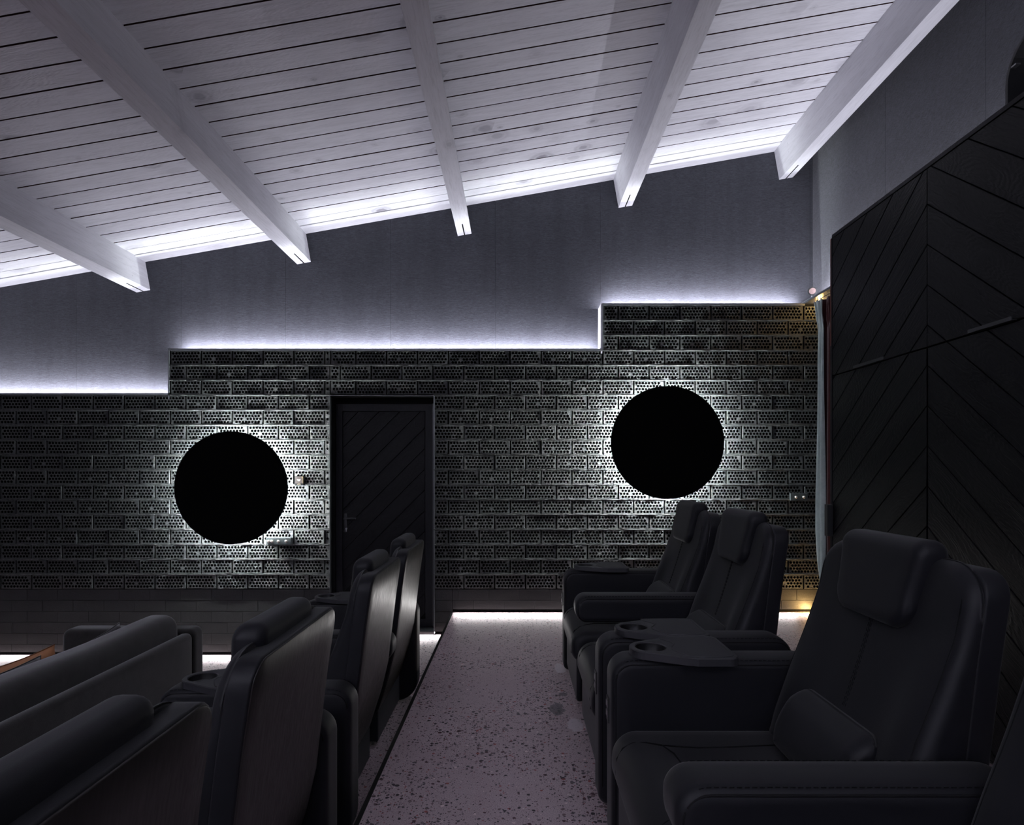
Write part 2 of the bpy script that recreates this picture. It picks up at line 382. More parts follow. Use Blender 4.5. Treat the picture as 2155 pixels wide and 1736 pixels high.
def slab(name, poly, t0, t1, r, m, parent=None, mapf=None, K=4, nt=1, r1=None, inner=(0.8, 0.55, 0.3, 0.1), deform=None, step=0.03):
    """closed upholstered slab. poly = CCW outline in (p,q); t0/t1 = numbers or functions of (p,q): the two faces; edges rounded by r"""
    poly = resample(poly, step)
    f0 = t0 if callable(t0) else (lambda p, q: t0); f1 = t1 if callable(t1) else (lambda p, q: t1)
    ins = [inset(poly, r * (1 - cos(radians(90 * k / K)))) for k in range(K + 1)]
    r1 = r if r1 is None else r1
    ins1 = [inset(poly, r1 * (1 - cos(radians(90 * k / K)))) for k in range(K + 1)]
    full = ins[-1]; full1 = ins1[-1]; cx = sum(p[0] for p in full) / len(full); cy = sum(p[1] for p in full) / len(full)
    rings = []
    def shrink(s, full=full): return [(cx + (p[0] - cx) * s, cy + (p[1] - cy) * s) for p in full]
    for s in inner[::-1]: rings.append([(p[0], p[1], f0(*p)) for p in shrink(s)])
    for k in range(K, -1, -1):
        dd = r * (1 - sin(radians(90 * k / K))); rings.append([(p[0], p[1], f0(*p) + dd) for p in ins[k]])
    for j in range(1, nt):
        s = j / nt; rings.append([(p[0], p[1], (f0(*p) + r) * (1 - s) + (f1(*p) - r1) * s) for p in poly])
    for k in range(0, K + 1):
        dd = r1 * (1 - sin(radians(90 * k / K))); rings.append([(p[0], p[1], f1(*p) - dd) for p in ins1[k]])
    for s in inner: rings.append([(p[0], p[1], f1(*p)) for p in shrink(s, full1)])
    n = len(poly); V = [v for rg in rings for v in rg]; Fs = []
    for i in range(len(rings) - 1):
        for k in range(n): Fs.append((i * n + k, i * n + (k + 1) % n, (i + 1) * n + (k + 1) % n, (i + 1) * n + k))
    V.append((cx, cy, f0(cx, cy))); V.append((cx, cy, f1(cx, cy))); last = (len(rings) - 1) * n
    for k in range(n): Fs.append((len(V) - 2, (k + 1) % n, k)); Fs.append((len(V) - 1, last + k, last + (k + 1) % n))
    if mapf: V = [mapf(*v) for v in V]
    if deform: V = [deform(*v) for v in V]
    return mesh_obj(name, V, Fs, m, parent, True)
def interp(tab, x):
    if x <= tab[0][0]: return tab[0][1]
    for (a, va), (b, vb) in zip(tab, tab[1:]):
        if x <= b: return va + (vb - va) * (x - a) / (b - a)
    return tab[-1][1]
def clip(poly, a, b, c):
    """keep a*x+b*y<=c"""
    out = []
    for i in range(len(poly)):
        p, q = poly[i], poly[(i + 1) % len(poly)]
        dp = a * p[0] + b * p[1] - c; dq = a * q[0] + b * q[1] - c
        if dp <= 0: out.append(p)
        if (dp < 0 < dq) or (dq < 0 < dp):
            t = dp / (dp - dq); out.append((p[0] + (q[0] - p[0]) * t, p[1] + (q[1] - p[1]) * t))
    return out
def strip_polys(x0, x1, z0, z1, ang, pitch, gap, phase):
    """diagonal strips across a rectangle; returns [(poly, )]; ang = direction of the strips"""
    nx, nz = -sin(ang), cos(ang); R = [(x0, z0), (x1, z0), (x1, z1), (x0, z1)]
    ds = [nx * p[0] + nz * p[1] for p in R]; k0 = int(math.floor((min(ds) - phase) / pitch)) - 1; out = []
    for k in range(k0, k0 + int((max(ds) - min(ds)) / pitch) + 4):
        lo = phase + k * pitch + gap / 2; hi = phase + (k + 1) * pitch - gap / 2
        p = clip(R, nx, nz, hi); p = clip(p, -nx, -nz, -lo) if len(p) > 2 else []
        if len(p) > 2:
            A = abs(sum(p[i][0] * p[(i + 1) % len(p)][1] - p[(i + 1) % len(p)][0] * p[i][1] for i in range(len(p)))) / 2
            if A > 0.0008: out.append(p)
    return out
def prism(name, poly, mapf, th, m, parent, ch=0.002, ang=0.0):
    """flat board with chamfered face; local x axis of the object runs along ang so the grain follows the board"""
    cx = sum(p[0] for p in poly) / len(poly); cz = sum(p[1] for p in poly) / len(poly)
    bm = bmesh.new(); ca, sa = 1.0, 0.0
    loc2 = [((p[0] - cx) * ca + (p[1] - cz) * sa, -(p[0] - cx) * sa + (p[1] - cz) * ca) for p in poly]
    A = [bm.verts.new((p[0], 0, p[1])) for p in loc2]; B = [bm.verts.new((p[0], -th, p[1])) for p in loc2]
    bm.faces.new(A); f = bm.faces.new(B[::-1]); n = len(A)
    for k in range(n): bm.faces.new((A[k], A[(k + 1) % n], B[(k + 1) % n], B[k]))
    bmesh.ops.recalc_face_normals(bm, faces=bm.faces)
    if ch: bmesh.ops.inset_region(bm, faces=[f], thickness=ch, depth=ch * 0.8, use_even_offset=True)
    o = from_bm(name, bm, m, parent)
    o.matrix_local = mapf(cx, cz)
    return o

# ------------------------------------------------------------ floor: three terrazzo levels
def struct(o): o['kind'] = 'structure'; return o
struct(box('floor', XS1, XR + 0.1, YN - 0.1, YF + 0.1, -0.15, 0.0, M['terrazzo']))
struct(box('floor', XS2, XS1 - 0.001, YN - 0.1, YF + 0.3, MID - 0.15, MID, M['terrazzo']))
struct(box('floor', XL - 0.1, XS2 - 0.001, YN - 0.1, YF + 0.1, LOW - 0.15, LOW, M['terrazzo']))
struct(box('trim_1', XS1 - 0.012, XS1 + 0.004, YN, YB - 0.01, MID, 0.003, M['plastic']))
struct(box('trim_2', XS2 - 0.012, XS2 + 0.004, YN, YB - 0.01, LOW, MID + 0.003, M['plastic']))

# ------------------------------------------------------------ ceiling with boards and beams
A_R = math.atan(SLOPE); ca, sa = cos(A_R), sin(A_R)
RS = 1 / ca
ceil = mesh_obj('ceiling', [(XL - 0.2, YN - 0.2, ceil_z(XL - 0.2) + 0.03), (XR + 0.2, YN - 0.2, ceil_z(XR + 0.2) + 0.03), (XR + 0.2, YF + 0.2, ceil_z(XR + 0.2) + 0.03), (XL - 0.2, YF + 0.2, ceil_z(XL - 0.2) + 0.03),
                            (XL - 0.2, YN - 0.2, ceil_z(XL - 0.2) + 0.1), (XR + 0.2, YN - 0.2, ceil_z(XR + 0.2) + 0.1), (XR + 0.2, YF + 0.2, ceil_z(XR + 0.2) + 0.1), (XL - 0.2, YF + 0.2, ceil_z(XL - 0.2) + 0.1)],
                [(0, 1, 2, 3), (4, 5, 6, 7), (0, 1, 5, 4), (1, 2, 6, 5), (2, 3, 7, 6), (3, 0, 4, 7)], M['gap'])
struct(ceil)
BX = [-3.207 + 1.3575 * k for k in range(-3, 5)]
PW = 0.1491; k = 0; y1 = 4.772
meshes = {}
while y1 > YN:
    cuts = [XL, BX[1] + 0.05 if k % 2 else BX[2] + 0.05, BX[4] + 0.05 if k % 3 else BX[5] + 0.05, XR]
    for a, b in zip(cuts, cuts[1:]):
        key = (round(a, 3), round(b, 3))
        if key not in meshes:
            bm = bmesh.new(); L = (b - a) * RS - 0.002
            add_box(bm, -L / 2, L / 2, -PW / 2 + 0.0050, PW / 2 - 0.0050, 0, 0.022)
            bt = [f for f in bm.faces if f.calc_center_median().z < 0.001]
            bmesh.ops.inset_region(bm, faces=bt, thickness=0.002, depth=0.002); bmesh.ops.recalc_face_normals(bm, faces=bm.faces)
            me = bpy.data.meshes.new('plank'); bm.to_mesh(me); bm.free(); me.materials.append(M['plank']); me.materials.append(M['gap']); meshes[key] = me
            for p_ in me.polygons:
                if abs(p_.normal.y) > 0.9 or p_.normal.z > 0.9: p_.material_index = 1
        xm = (a + b) / 2
        share('plank', meshes[key], ceil, (xm, y1 - PW / 2, ceil_z(xm) + rnd.uniform(0.0, 0.002)), (0, -A_R, 0))
    y1 -= PW; k += 1
tr = empty('trim_3'); tr.location = (0, 0, ceil_z(0)); tr.rotation_euler = (0, -A_R, 0); tr['kind'] = 'structure'
box('board', (XL) * RS, (XR) * RS, 4.775, YF + 0.02, 0.002, 0.024, M['plank'], tr)
box('moulding', (XL) * RS, (XR) * RS, 4.875, YF + 0.02, -0.006, 0.002, M['plank'], tr, 0.002)
ordn = ['leftmost in view', 'second from the left', 'middle', 'fourth from the left', 'rightmost, beside the side wall']
for i, bx in enumerate(BX):
    zb = EYE + (992 - 616) / 249.0 + (bx + 3.207) * SLOPE + 0.002
    e = empty('ceiling_beam', (bx, 0, zb), (0, -A_R, 0))
    vis = i - 3
    lb = {0: 'white timber ceiling beam at far left of the photo, cut by the left edge', 1: 'white timber ceiling beam above the left black disc, second from the left',
          2: 'white timber ceiling beam over the chevron door, middle of the five', 3: 'white timber ceiling beam above the right black disc',
          4: 'white timber ceiling beam nearest the right side wall'}.get(vis, 'white timber ceiling beam over the left end of the room')
    tag(e, lb, 'beam', 'exposed ceiling beams')
    bm = bmesh.new()
    add_box(bm, 0, 0.118, YN, YF, 0, 0.262, 0.003)
    from_bm('timber', bm, M['beam'], e)
    bm = bmesh.new(); add_box(bm, 0.053, 0.063, 4.80, YF - 0.002, -0.0012, 0.006)
    from_bm('steel_slot', bm, M['void'], e)
    sc_ = bmesh.new()
    for (yy, zz) in ((4.80, 0.05), (4.80, 0.12), (4.80, 0.19), (4.93, 0.08), (4.93, 0.17)):
        add_cyl(sc_, (0.117, yy, zz), (1, 0, 0), 0.006, 0.0025, 10); add_cyl(sc_, (0.001, yy, zz), (-1, 0, 0), 0.006, 0.0025, 10)
    sb = from_bm('dowel_plugs', sc_, M['beam'], e)

# ------------------------------------------------------------ walls
def quadbox(name, x0, x1, y0, y1, zb, ztf, m, parent=None):
    V = [(x0, y0, zb), (x1, y0, zb), (x1, y1, zb), (x0, y1, zb), (x0, y0, ztf(x0)), (x1, y0, ztf(x1)), (x1, y1, ztf(x1)), (x0, y1, ztf(x0))]
    return mesh_obj(name, V, [(0, 3, 2, 1), (4, 5, 6, 7), (0, 1, 5, 4), (1, 2, 6, 5), (2, 3, 7, 6), (3, 0, 4, 7)], m, parent)
wb = empty('wall_back'); wb['kind'] = 'structure'
# felt sheets behind
zt = lambda x: ceil_z(x) + 0.02
quadbox('backing', XL, XD0 - 0.05, YF + 0.0115, YF + 0.1, LOW, zt, M['felt'], wb)
quadbox('backing', XD1 + 0.05, XR, YF + 0.0115, YF + 0.1, MID, zt, M['felt'], wb)
quadbox('backing', XD0 - 0.05, XD1 + 0.05, YF + 0.0115, YF + 0.1, ZD + 0.05, zt, M['felt'], wb)
seams = [(1484 + 220.6 * j - 1086) / 249.0 for j in range(-11, 2)]
seams = [XL] + [s for s in seams if s > XL + 0.1 and s < XR - 0.02] + [XR]
for a, b in zip(seams, seams[1:]):
    zb = (ZC0 if b < XC0 + 0.5 else ZC1) - 0.12
    quadbox('felt_panel', a + 0.0007, b - 0.0007, YF + rnd.uniform(0, 0.0015), YF + 0.011, zb, lambda x: ceil_z(x) + 0.01, M['felt'], wb)
# perforated bricks
PX = 65.0 / 257.2; PZ = 0.12224; ZT = 2.1515; XA = (943.6 - 1086) / 257.2
BW, BH, BD = PX - 0.009, PZ - 0.010, 0.05
def brick_mesh(wd, off=0.0, seed=0):
    """hollow brick seen on its perforated face; hexagonal grid of holes; wd = width; off = shift of the hole grid"""
    r_ = random.Random(seed)
    x0, x1, z0, z1 = -wd / 2, wd / 2, -BH / 2, BH / 2; c = 0.0035
    holes = []
    hp, vp, R = 0.0258, 0.0246, 0.0106
    for j in range(4):
        zz = (j - 1.5) * vp
        n = 9 if j % 2 else 8; sh = 0.0
        for i in range(n):
            xx = (i - (n - 1) / 2) * hp + sh + off
            if xx - R < x0 + 0.0055 or xx + R > x1 - 0.0055: continue
            rr = R * r_.uniform(0.93, 1.04); a0 = r_.uniform(0, 1)
            if r_.random() < 0.02: continue
            holes.append([(xx + rr * cos(a0 + 2 * pi * q / 8), zz + rr * sin(a0 + 2 * pi * q / 8)) for q in range(8)])
    outer = [(x0 + c, z0 + c), (x1 - c, z0 + c), (x1 - c, z1 - c), (x0 + c, z1 - c)]
    polys = [[Vector((p[0], p[1], 0)) for p in outer]] + [[Vector((p[0], p[1], 0)) for p in h[::-1]] for h in holes]
    tris = tessellate_polygon(polys)
    V = [(p.x, 0.0, p.y) for pl in polys for p in pl]; Fs = [tuple(t) for t in tris]
    b = len(V); V += [(x0, c, z0), (x1, c, z0), (x1, c, z1), (x0, c, z1), (x0, BD, z0), (x1, BD, z0), (x1, BD, z1), (x0, BD, z1)]
    for k in range(4):
        q = (k + 1) % 4; Fs.append((k, q, b + q, b + k)); Fs.append((b + k, b + q, b + 4 + q, b + 4 + k))
    idx = 4; nf0 = len(Fs)
    for h in holes:
        s = len(V); V += [(p[0], 0.042, p[1]) for p in h[::-1]]
        for k in range(8): Fs.append((idx + k, idx + (k + 1) % 8, s + (k + 1) % 8, s + k))
        idx += 8
    me = bpy.data.meshes.new('brick'); me.from_pydata(V, [], Fs); me.update()
    bm = bmesh.new(); bm.from_mesh(me)
    fr = [f for f in bm.faces]
    bm.faces.ensure_lookup_table()
    for f in bm.faces[nf0:]: f.material_index = 1
    bmesh.ops.recalc_face_normals(bm, faces=fr); bm.to_mesh(me); bm.free()
    me.materials.append(M['brick']); me.materials.append(M['void']); return me
bcache = {}
def bmesh_for(wd, off, v):
    key = (round(wd, 2), round(off, 2), v)
    if key not in bcache: bcache[key] = brick_mesh(round(wd, 2) if abs(wd - BW) > 0.004 else BW, off, v * 77 + int(wd * 1000))
    return bcache[key]
def course(r, x0, x1, parent, xstuff=None, bucket=None):
    zt_ = ZT - r * PZ; zc = zt_ - PZ / 2
    ph = XA if r % 2 == 0 else XA + PX / 2
    k = int(math.floor((x0 - ph) / PX)); n = 0
    while True:
        a = ph + k * PX; b = a + PX; k += 1
        if a >= x1: break
        ca_, cb_ = max(a + 0.0045, x0 + 0.002), min(b - 0.0045, x1 - 0.002)
        if cb_ - ca_ < 0.03: continue
        xm = (ca_ + cb_) / 2; full = (cb_ - ca_) > BW - 0.006
        me = bmesh_for(BW if full else cb_ - ca_, 0.0 if full else ((a + b) / 2 - xm), rnd.randrange(3))
        loc = (xm, YB + rnd.uniform(-0.002, 0.002), zc + rnd.uniform(-0.0015, 0.0015)); rot = (rnd.uniform(-0.012, 0.012), rnd.uniform(-0.006, 0.006), rnd.uniform(-0.008, 0.008))
        if xstuff is not None and xm < xstuff: bucket.append((me, loc, rot)); continue
        share('brick', me, parent, loc, rot); n += 1
    return n
wbl = empty('wall_back'); wbl['kind'] = 'structure'
nb = [0, 0]; bucket = []
for r in range(-3, 16):
    if r < 0: nb[0] += course(r, XC1, XR - 0.005, wb)
    elif r < 3:
        nb[0] += course(r, XD0, XR - 0.005, wb)
        nb[1] += course(r, XC0, XD0, wbl)
    else:
        nb[0] += course(r, XD1, XR - 0.005, wb)
        nb[1] += course(r, -6.0, XD0, wbl, -4.45, bucket)
bm = bmesh.new()
for me, loc, rot in bucket:
    n0 = len(bm.verts); bm.from_mesh(me); bm.verts.ensure_lookup_table()
    mx = Matrix.Translation(loc) @ Euler(rot).to_matrix().to_4x4()
    for v in bm.verts[n0:]: v.co = mx @ v.co
_fb = tag(from_bm('far_bricks', bm, M['brick'], wbl), kind='stuff'); _fb.data.materials.append(M['void'])
# mortar beds: irregular lips squeezed out between the courses
def mortar(bm, x0, x1, z):
    n = max(2, int((x1 - x0) / 0.012)); prev = None; ph = rnd.uniform(0, 50)
    for i in range(n + 1):
        x = x0 + (x1 - x0) * i / n
        lip = 0.0035 + 0.005 * (sin(x * 41 + ph) * sin(x * 17.3 + ph * 2)) + rnd.uniform(-0.003, 0.005)
        up = 0.0055 + rnd.uniform(-0.001, 0.0022); dn = 0.0055 + rnd.uniform(-0.001, 0.003); zz = z + rnd.uniform(-0.001, 0.001)
        row = [bm.verts.new(p) for p in ((x, YB + 0.03, zz + up), (x, YB + 0.001, zz + up), (x, YB - lip, zz + 0.001), (x, YB - lip * 0.6, zz - 0.003), (x, YB + 0.001, zz - dn), (x, YB + 0.03, zz - dn))]
        if prev:
            for a in range(5): bm.faces.new((prev[a], row[a], row[a + 1], prev[a + 1]))
        prev = row
bmr, bml = bmesh.new(), bmesh.new()
for r in range(-2, 16):
    z = ZT - r * PZ
    if r < 1: mortar(bmr, XC1, XR, z)
    elif r < 3 + 1: mortar(bmr, XD0 if r < 3 else XD1, XR, z); mortar(bml, XC0, XD0, z)
    else: mortar(bmr, XD1, XR, z); mortar(bml, -6.0, XD0, z)
tag(from_bm('mortar', bmr, M['mortar'], wb, True), kind='stuff'); tag(from_bm('mortar', bml, M['mortar'], wbl, True), kind='stuff')
# dark core behind the bricks
ZB0 = ZT - 16 * PZ
def core(x0, x1, z0, z1, p): box('brick_core', x0, x1, YB + 0.052, YB + 0.07, z0, z1, M['void'], p)
core(XC1, XR, ZT, ZC2 - 0.06, wb); core(XD1, XR, ZB0, ZT, wb); core(XD0, XD1, ZD, ZT - 0.04, wb)
core(XC0, XD0, ZD, ZT - 0.04, wbl); core(XL, XD0, LOW, ZD - 0.03, wbl)
box('brick_core', XD1, XS1, YB + 0.052, YB + 0.07, MID, ZB0, M['void'], wb); box('brick_core', XS1, XR, YB + 0.052, YB + 0.07, 0, ZB0, M['void'], wb)
# remaining stretch of plain wall to the left, out of frame
box('plain_wall', XL, -6.0, YB, YB + 0.05, LOW, ZC0 - 0.03, M['block'], wbl)
# plinth blocks
HB = 0.0905
def blockmesh(wd):
    bm = bmesh.new(); add_box(bm, -wd / 2, wd / 2, 0, 0.04, -HB / 2 + 0.0012, HB / 2 - 0.0012)
    f = [f for f in bm.faces if f.calc_center_median().y < 0.001]
    bmesh.ops.inset_region(bm, faces=f, thickness=0.0022, depth=0.0018); bmesh.ops.recalc_face_normals(bm, faces=bm.faces)
    me = bpy.data.meshes.new('block'); bm.to_mesh(me); bm.free(); me.materials.append(M['block']); return me
blc = {}
def plinth(x0, x1, zbot, parent, o0=0.03):
    z = ZB0 - 0.003; j = 0
    while z > zbot + 0.045:
        h = min(HB, z - zbot - 0.028); zc = z - h / 2
        k = int(math.floor(x0 / PX)) - 1; off = (PX / 2 if j % 2 else 0) + o0
        while off + k * PX < x1:
            a, b = max(off + k * PX, x0), min(off + (k + 1) * PX, x1); k += 1
            if b - a < 0.03: continue
            key = round(b - a, 3)
            if key not in blc: blc[key] = blockmesh(key - 0.002)
            o = share('block', blc[key], parent, ((a + b) / 2, YB + 0.014 + rnd.uniform(-0.0015, 0.0015), zc))
            if h < HB: o.scale = (1, 1, h / HB)
        z -= HB; j += 1
z_ = ZB0 - 0.003
while z_ > MID + 0.06:
    h_ = min(HB, z_ - MID - 0.028)
    me_ = blc.setdefault('short', blockmesh(XS1 - XD1 - 0.008)); o = share('block', me_, wb, ((XD1 + XS1) / 2 + 0.002, YB + 0.014, z_ - h_ / 2)); o.scale = (1, 1, h_ / HB); z_ -= HB
plinth(XS1, XR - 0.01, 0.0, wb); plinth(-4.9, XD0, LOW, wbl)
# cap trims of the stepped wall, each with its light trough behind
def cap(x0, x1, z, lip0=True):
    e = []
    box('wall_cap', x0, x1, YB - 0.004, YB + 0.008, z - 0.018, z, M['cap'], wb)
    box('trough_base', x0, x1, YB + 0.008, YF, z - 0.016, z - 0.012, M['cap'], wb)
cap(XL, XC0, ZC0); cap(XC0, XC1, ZC1); cap(XC1, 2.362, ZC2)
box('wall_cap', XC0 - 0.012, XC0, YB - 0.004, YF, ZC0 - 0.045, ZC1, M['cap'], wb)
sidew = mat('white_step_side', (0.7, 0.7, 0.74), 0.6)
box('step_side', XC1 - 0.014, XC1 - 0.002, YB + 0.0, YF, ZC1 - 0.04, ZC2 - 0.002, sidew, wb)
box('step_edge', XC1 - 0.002, XC1 + 0.006, YB - 0.005, YB + 0.02, ZC1 - 0.02, ZC2, M['cap'], wb)

# side wall (felt), wall behind the camera, far left wall
wr = empty('wall_right'); wr['kind'] = 'structure'
box('backing', XR + 0.012, XR + 0.12, YN, YF + 0.1, MID, ceil_z(XR) + 0.04, M['felt_side'], wr)
ys = [YN, -1.1, -0.25, 0.6, 1.45, 2.3, 3.17, 4.03, YF]
for a, b in zip(ys, ys[1:]):
    box('felt_panel', XR, XR + 0.011, a + 0.001, b - 0.001, 0.0, ceil_z(XR) + 0.01, M['felt_side'], wr)
wf = struct(quadbox('wall_front', XL, XR + 0.1, YN - 0.1, YN, LOW, lambda x: ceil_z(x) + 0.03, M['felt']))
wl = struct(box('wall_left', XL - 0.1, XL, YN, YF, LOW, ceil_z(XL) + 0.05, M['block']))
# ledge along the right wall above the curtain (continues the cap line)
ld = empty('trim_4'); ld['kind'] = 'structure'
box('ledge_board', 2.358, XR, 3.52, YF - 0.02, 2.532, 2.544, M['black_metal'], ld)
box('ledge_lip', 2.354, 2.364, 3.52, YF - 0.02, 2.530, 2.545, M['black_metal'], ld)
box('ledge_highlight', 2.354, 2.358, 3.52, YF - 0.02, 2.545, 2.549, M['cap'], ld)  # lighter strip, the highlight on the lip put into its colour

# ------------------------------------------------------------ door
dr = empty('door_1', (0, 0, 0)); dr['kind'] = 'structure'
YD = 5.03
box('jamb', XD0 - 0.006, XD0, YB - 0.006, YD + 0.06, MID, ZD, M['black_metal'], dr)
box('jamb', XD1, XD1 + 0.006, YB - 0.006, YD + 0.06, MID, ZD, M['cap'], dr)
box('head_lining', XD0 - 0.006, XD1 + 0.006, YB - 0.006, YD + 0.06, ZD, ZD + 0.006, M['black_metal'], dr)
lx0, lx1 = (706 - 1086) * YD / F, (911 - 1086) * YD / F
lz1 = EYE + (992 - 850) * YD / F; lz0 = MID + 0.008
box('frame', XD0, lx0, YD - 0.03, YD + 0.05, MID, ZD, M['void'], dr)
box('frame', lx1, XD1, YD - 0.03, YD + 0.05, MID, ZD, M['black_metal'], dr)
box('frame', XD0, XD1, YD - 0.03, YD + 0.05, lz1, ZD, M['void'], dr)
box('leaf', lx0, lx1, YD + 0.002, YD + 0.045, lz0, lz1, M['void'], dr)
st = 0.062
box('stile', lx0, lx0 + st, YD - 0.012, YD + 0.002, lz0, lz1, M['black_wood'], dr, 0.001)
box('stile', lx1 - st, lx1, YD - 0.012, YD + 0.002, lz0, lz1, M['black_wood'], dr, 0.001)
box('rail', lx0 + st, lx1 - st, YD - 0.012, YD + 0.002, lz1 - st, lz1, M['black_wood'], dr, 0.001)
box('rail', lx0 + st, lx1 - st, YD - 0.012, YD + 0.002, lz0, lz0 + st * 1.4, M['black_wood'], dr, 0.001)
for p in strip_polys(lx0 + st + 0.003, lx1 - st - 0.003, lz0 + st * 1.4 + 0.003, lz1 - st - 0.003, radians(45), 0.1235, 0.003, 0.02):
    prism('plank', p, lambda x, z: Matrix.Translation((x, YD + 0.002, z)), 0.010, M['plank_black'], dr, 0.0022, radians(45))
box('toe_light_shield', XD0, XD1, YB + 0.03, YD - 0.012, MID, MID + 0.026, M['black_metal'], dr)  # added block, keeps toe strip light off jamb and leaf
box('toe_light_shield_lip', XD0, XD1, YB - 0.004, YD - 0.012, MID + 0.026, MID + 0.034, M['black_metal'], dr)  # overhang added to shield the door from the strip below
hx = (729 - 1086) * YD / F; hz = EYE + (992 - 1105) * YD / F
hd = box('door_handle', hx - 0.012, hx + 0.012, YD - 0.02, YD - 0.012, hz - 0.06, hz + 0.10, M['black_metal'], dr, 0.002)
bm = bmesh.new(); add_cyl(bm, (hx, YD - 0.02, hz + 0.06), (0, -1, 0), 0.009, 0.035, 12); add_box(bm, hx - 0.008, hx + 0.10, YD - 0.062, YD - 0.05, hz + 0.052, hz + 0.068, 0.003)
from_bm('lever', bm, M['black_metal'], hd)
bm = bmesh.new(); add_cyl(bm, (hx + 0.006, YD - 0.020, hz - 0.028), (0, -1, 0), 0.0085, 0.006, 16); add_box(bm, hx + 0.002, hx + 0.010, YD - 0.025, YD - 0.020, hz - 0.052, hz - 0.030)
from_bm('lock_cylinder', bm, M['steel'], hd)

# ------------------------------------------------------------ black discs with ring light
def disc(cx, cz, label):
    e = tag(empty('wall_disc_lamp', (cx, 4.78, cz)), label, 'wall lamp', 'round backlit wall discs')
    bm = bmesh.new(); add_cyl(bm, (0, 0, 0), (0, 1, 0), 0.455, 0.018, 128)
    o = from_bm('disc', bm, M['disc'], e)
    bm = bmesh.new(); add_cyl(bm, (0, 0.018, 0), (0, 1, 0), 0.30, 0.045, 64)
    from_bm('mount', bm, M['disc'], e)
    bm = bmesh.new(); add_tube(bm, [(0.375 * cos(2 * pi * k / 96), 0.027, 0.375 * sin(2 * pi * k / 96)) for k in range(96)], 0.0065, 6, True)
    from_bm('led_ring', bm, emis('led_ring_' , COOL, 1300.0), e, True)
disc((485.5 - 1086) / 261.5, EYE + (992 - 1026.5) / 261.5, 'large matte black disc glowing behind, on the brick wall left of the door')
disc((1405 - 1086) / 261.5, EYE + (992 - 931) / 261.5, 'large matte black disc glowing behind, on the brick wall above the recliners')

# ------------------------------------------------------------ switches
def knobplate(x0, x1, y0, y1, knobs, label, dep=0.03, rk=0.0155):
    """pixel box on the wall"""
    s = F / (YB - dep); X = lambda p: (p - 1086) / s; Z = lambda p: EYE + (992 - p) / s
    cx, cz = X((x0 + x1) / 2), Z((y0 + y1) / 2)
    e = tag(empty('switch_panel', (cx, YB - dep, cz)), label, 'switch')
    w_, h_ = (x1 - x0) / s, (y1 - y0) / s
    box('plate', -w_ / 2, w_ / 2, 0, dep + 0.004, -h_ / 2, h_ / 2, M['box'], e, 0.0015)
    for kx, ky in knobs:
        bm = bmesh.new(); bmesh.ops.create_uvsphere(bm, u_segments=16, v_segments=10, radius=rk)
        for v in bm.verts: v.co.y = v.co.y * 0.9 - 0.008; v.co.x += X(kx) - cx; v.co.z += Z(ky) - cz
        from_bm('knob', bm, M['pearl'], e, True)
knobplate(560, 612, 1132, 1146, [(566, 1139), (573, 1139), (586.5, 1139), (603, 1139)], 'dark switch strip with four round knobs under the left disc', 0.035, 0.0125)
knobplate(1664, 1690, 1038, 1052, [(1674, 1046), (1683.5, 1046)], 'small dark switch plate with two round knobs near the curtain', 0.018, 0.011) if False else \
knobplate(1664, 1700, 1038, 1053, [(1674.5, 1046), (1691, 1046)], 'small dark switch plate with two round knobs near the curtain', 0.018, 0.0125)
# thermostat with lit screen
s = F / (YB - 0.03); X = lambda p: (p - 1086) / s; Z = lambda p: EYE + (992 - p) / s
e = tag(empty('thermostat', (X(629), YB - 0.03, Z(1011.5))), 'small square wall thermostat with lit screen beside the left disc', 'thermostat')
box('housing', -0.036, 0.036, 0.0, 0.034, -0.038, 0.038, M['plastic'], e, 0.003)
box('screen', -0.030, 0.034, -0.0012, 0.0, -0.022, 0.034, emis('lit_screen', (0.50, 0.36, 0.33), 0.36), e)
ic = bmesh.new()
add_box(ic, -0.016, 0.014, -0.0022, -0.0012, 0.006, 0.013); add_box(ic, -0.011, 0.011, -0.0022, -0.0012, 0.000, 0.007); add_box(ic, -0.005, 0.006, -0.0022, -0.0012, -0.004, 0.001)
from_bm('screen_icon', ic, emis('icon_white', (1, 0.97, 0.92), 1.3), e)
box('screen_edge', 0.0325, 0.0345, -0.002, -0.0005, -0.022, 0.034, emis('icon_gold', (1.0, 0.7, 0.2), 0.6), e)
box('screen_mark', 0.022, 0.032, -0.002, -0.0008, 0.027, 0.032, emis('icon_gold2', (1.0, 0.8, 0.4), 1.0), e)
bm = bmesh.new(); add_tube(bm, [(0.0015 + 0.0115 * cos(2 * pi * k / 24), -0.002, -0.0295 + 0.0045 * sin(2 * pi * k / 24)) for k in range(24)], 0.0016, 6, True)
from_bm('button_ring', bm, emis('ring_gold', (1.0, 0.8, 0.5), 0.9), e, True)

# ------------------------------------------------------------ built-in cabinet with chevron fronts
XCB = 1.877; YE = 3.497; ZTOP = 2.553
cab = tag(empty('cabinet', (XCB, YE, 0)), 'tall black built-in cabinet with chevron board doors along the right wall', 'cabinet')
def mapc(y, z): return Matrix.Translation((0.002, y - YE, z)) @ Matrix.Rotation(-pi / 2, 4, 'Z')
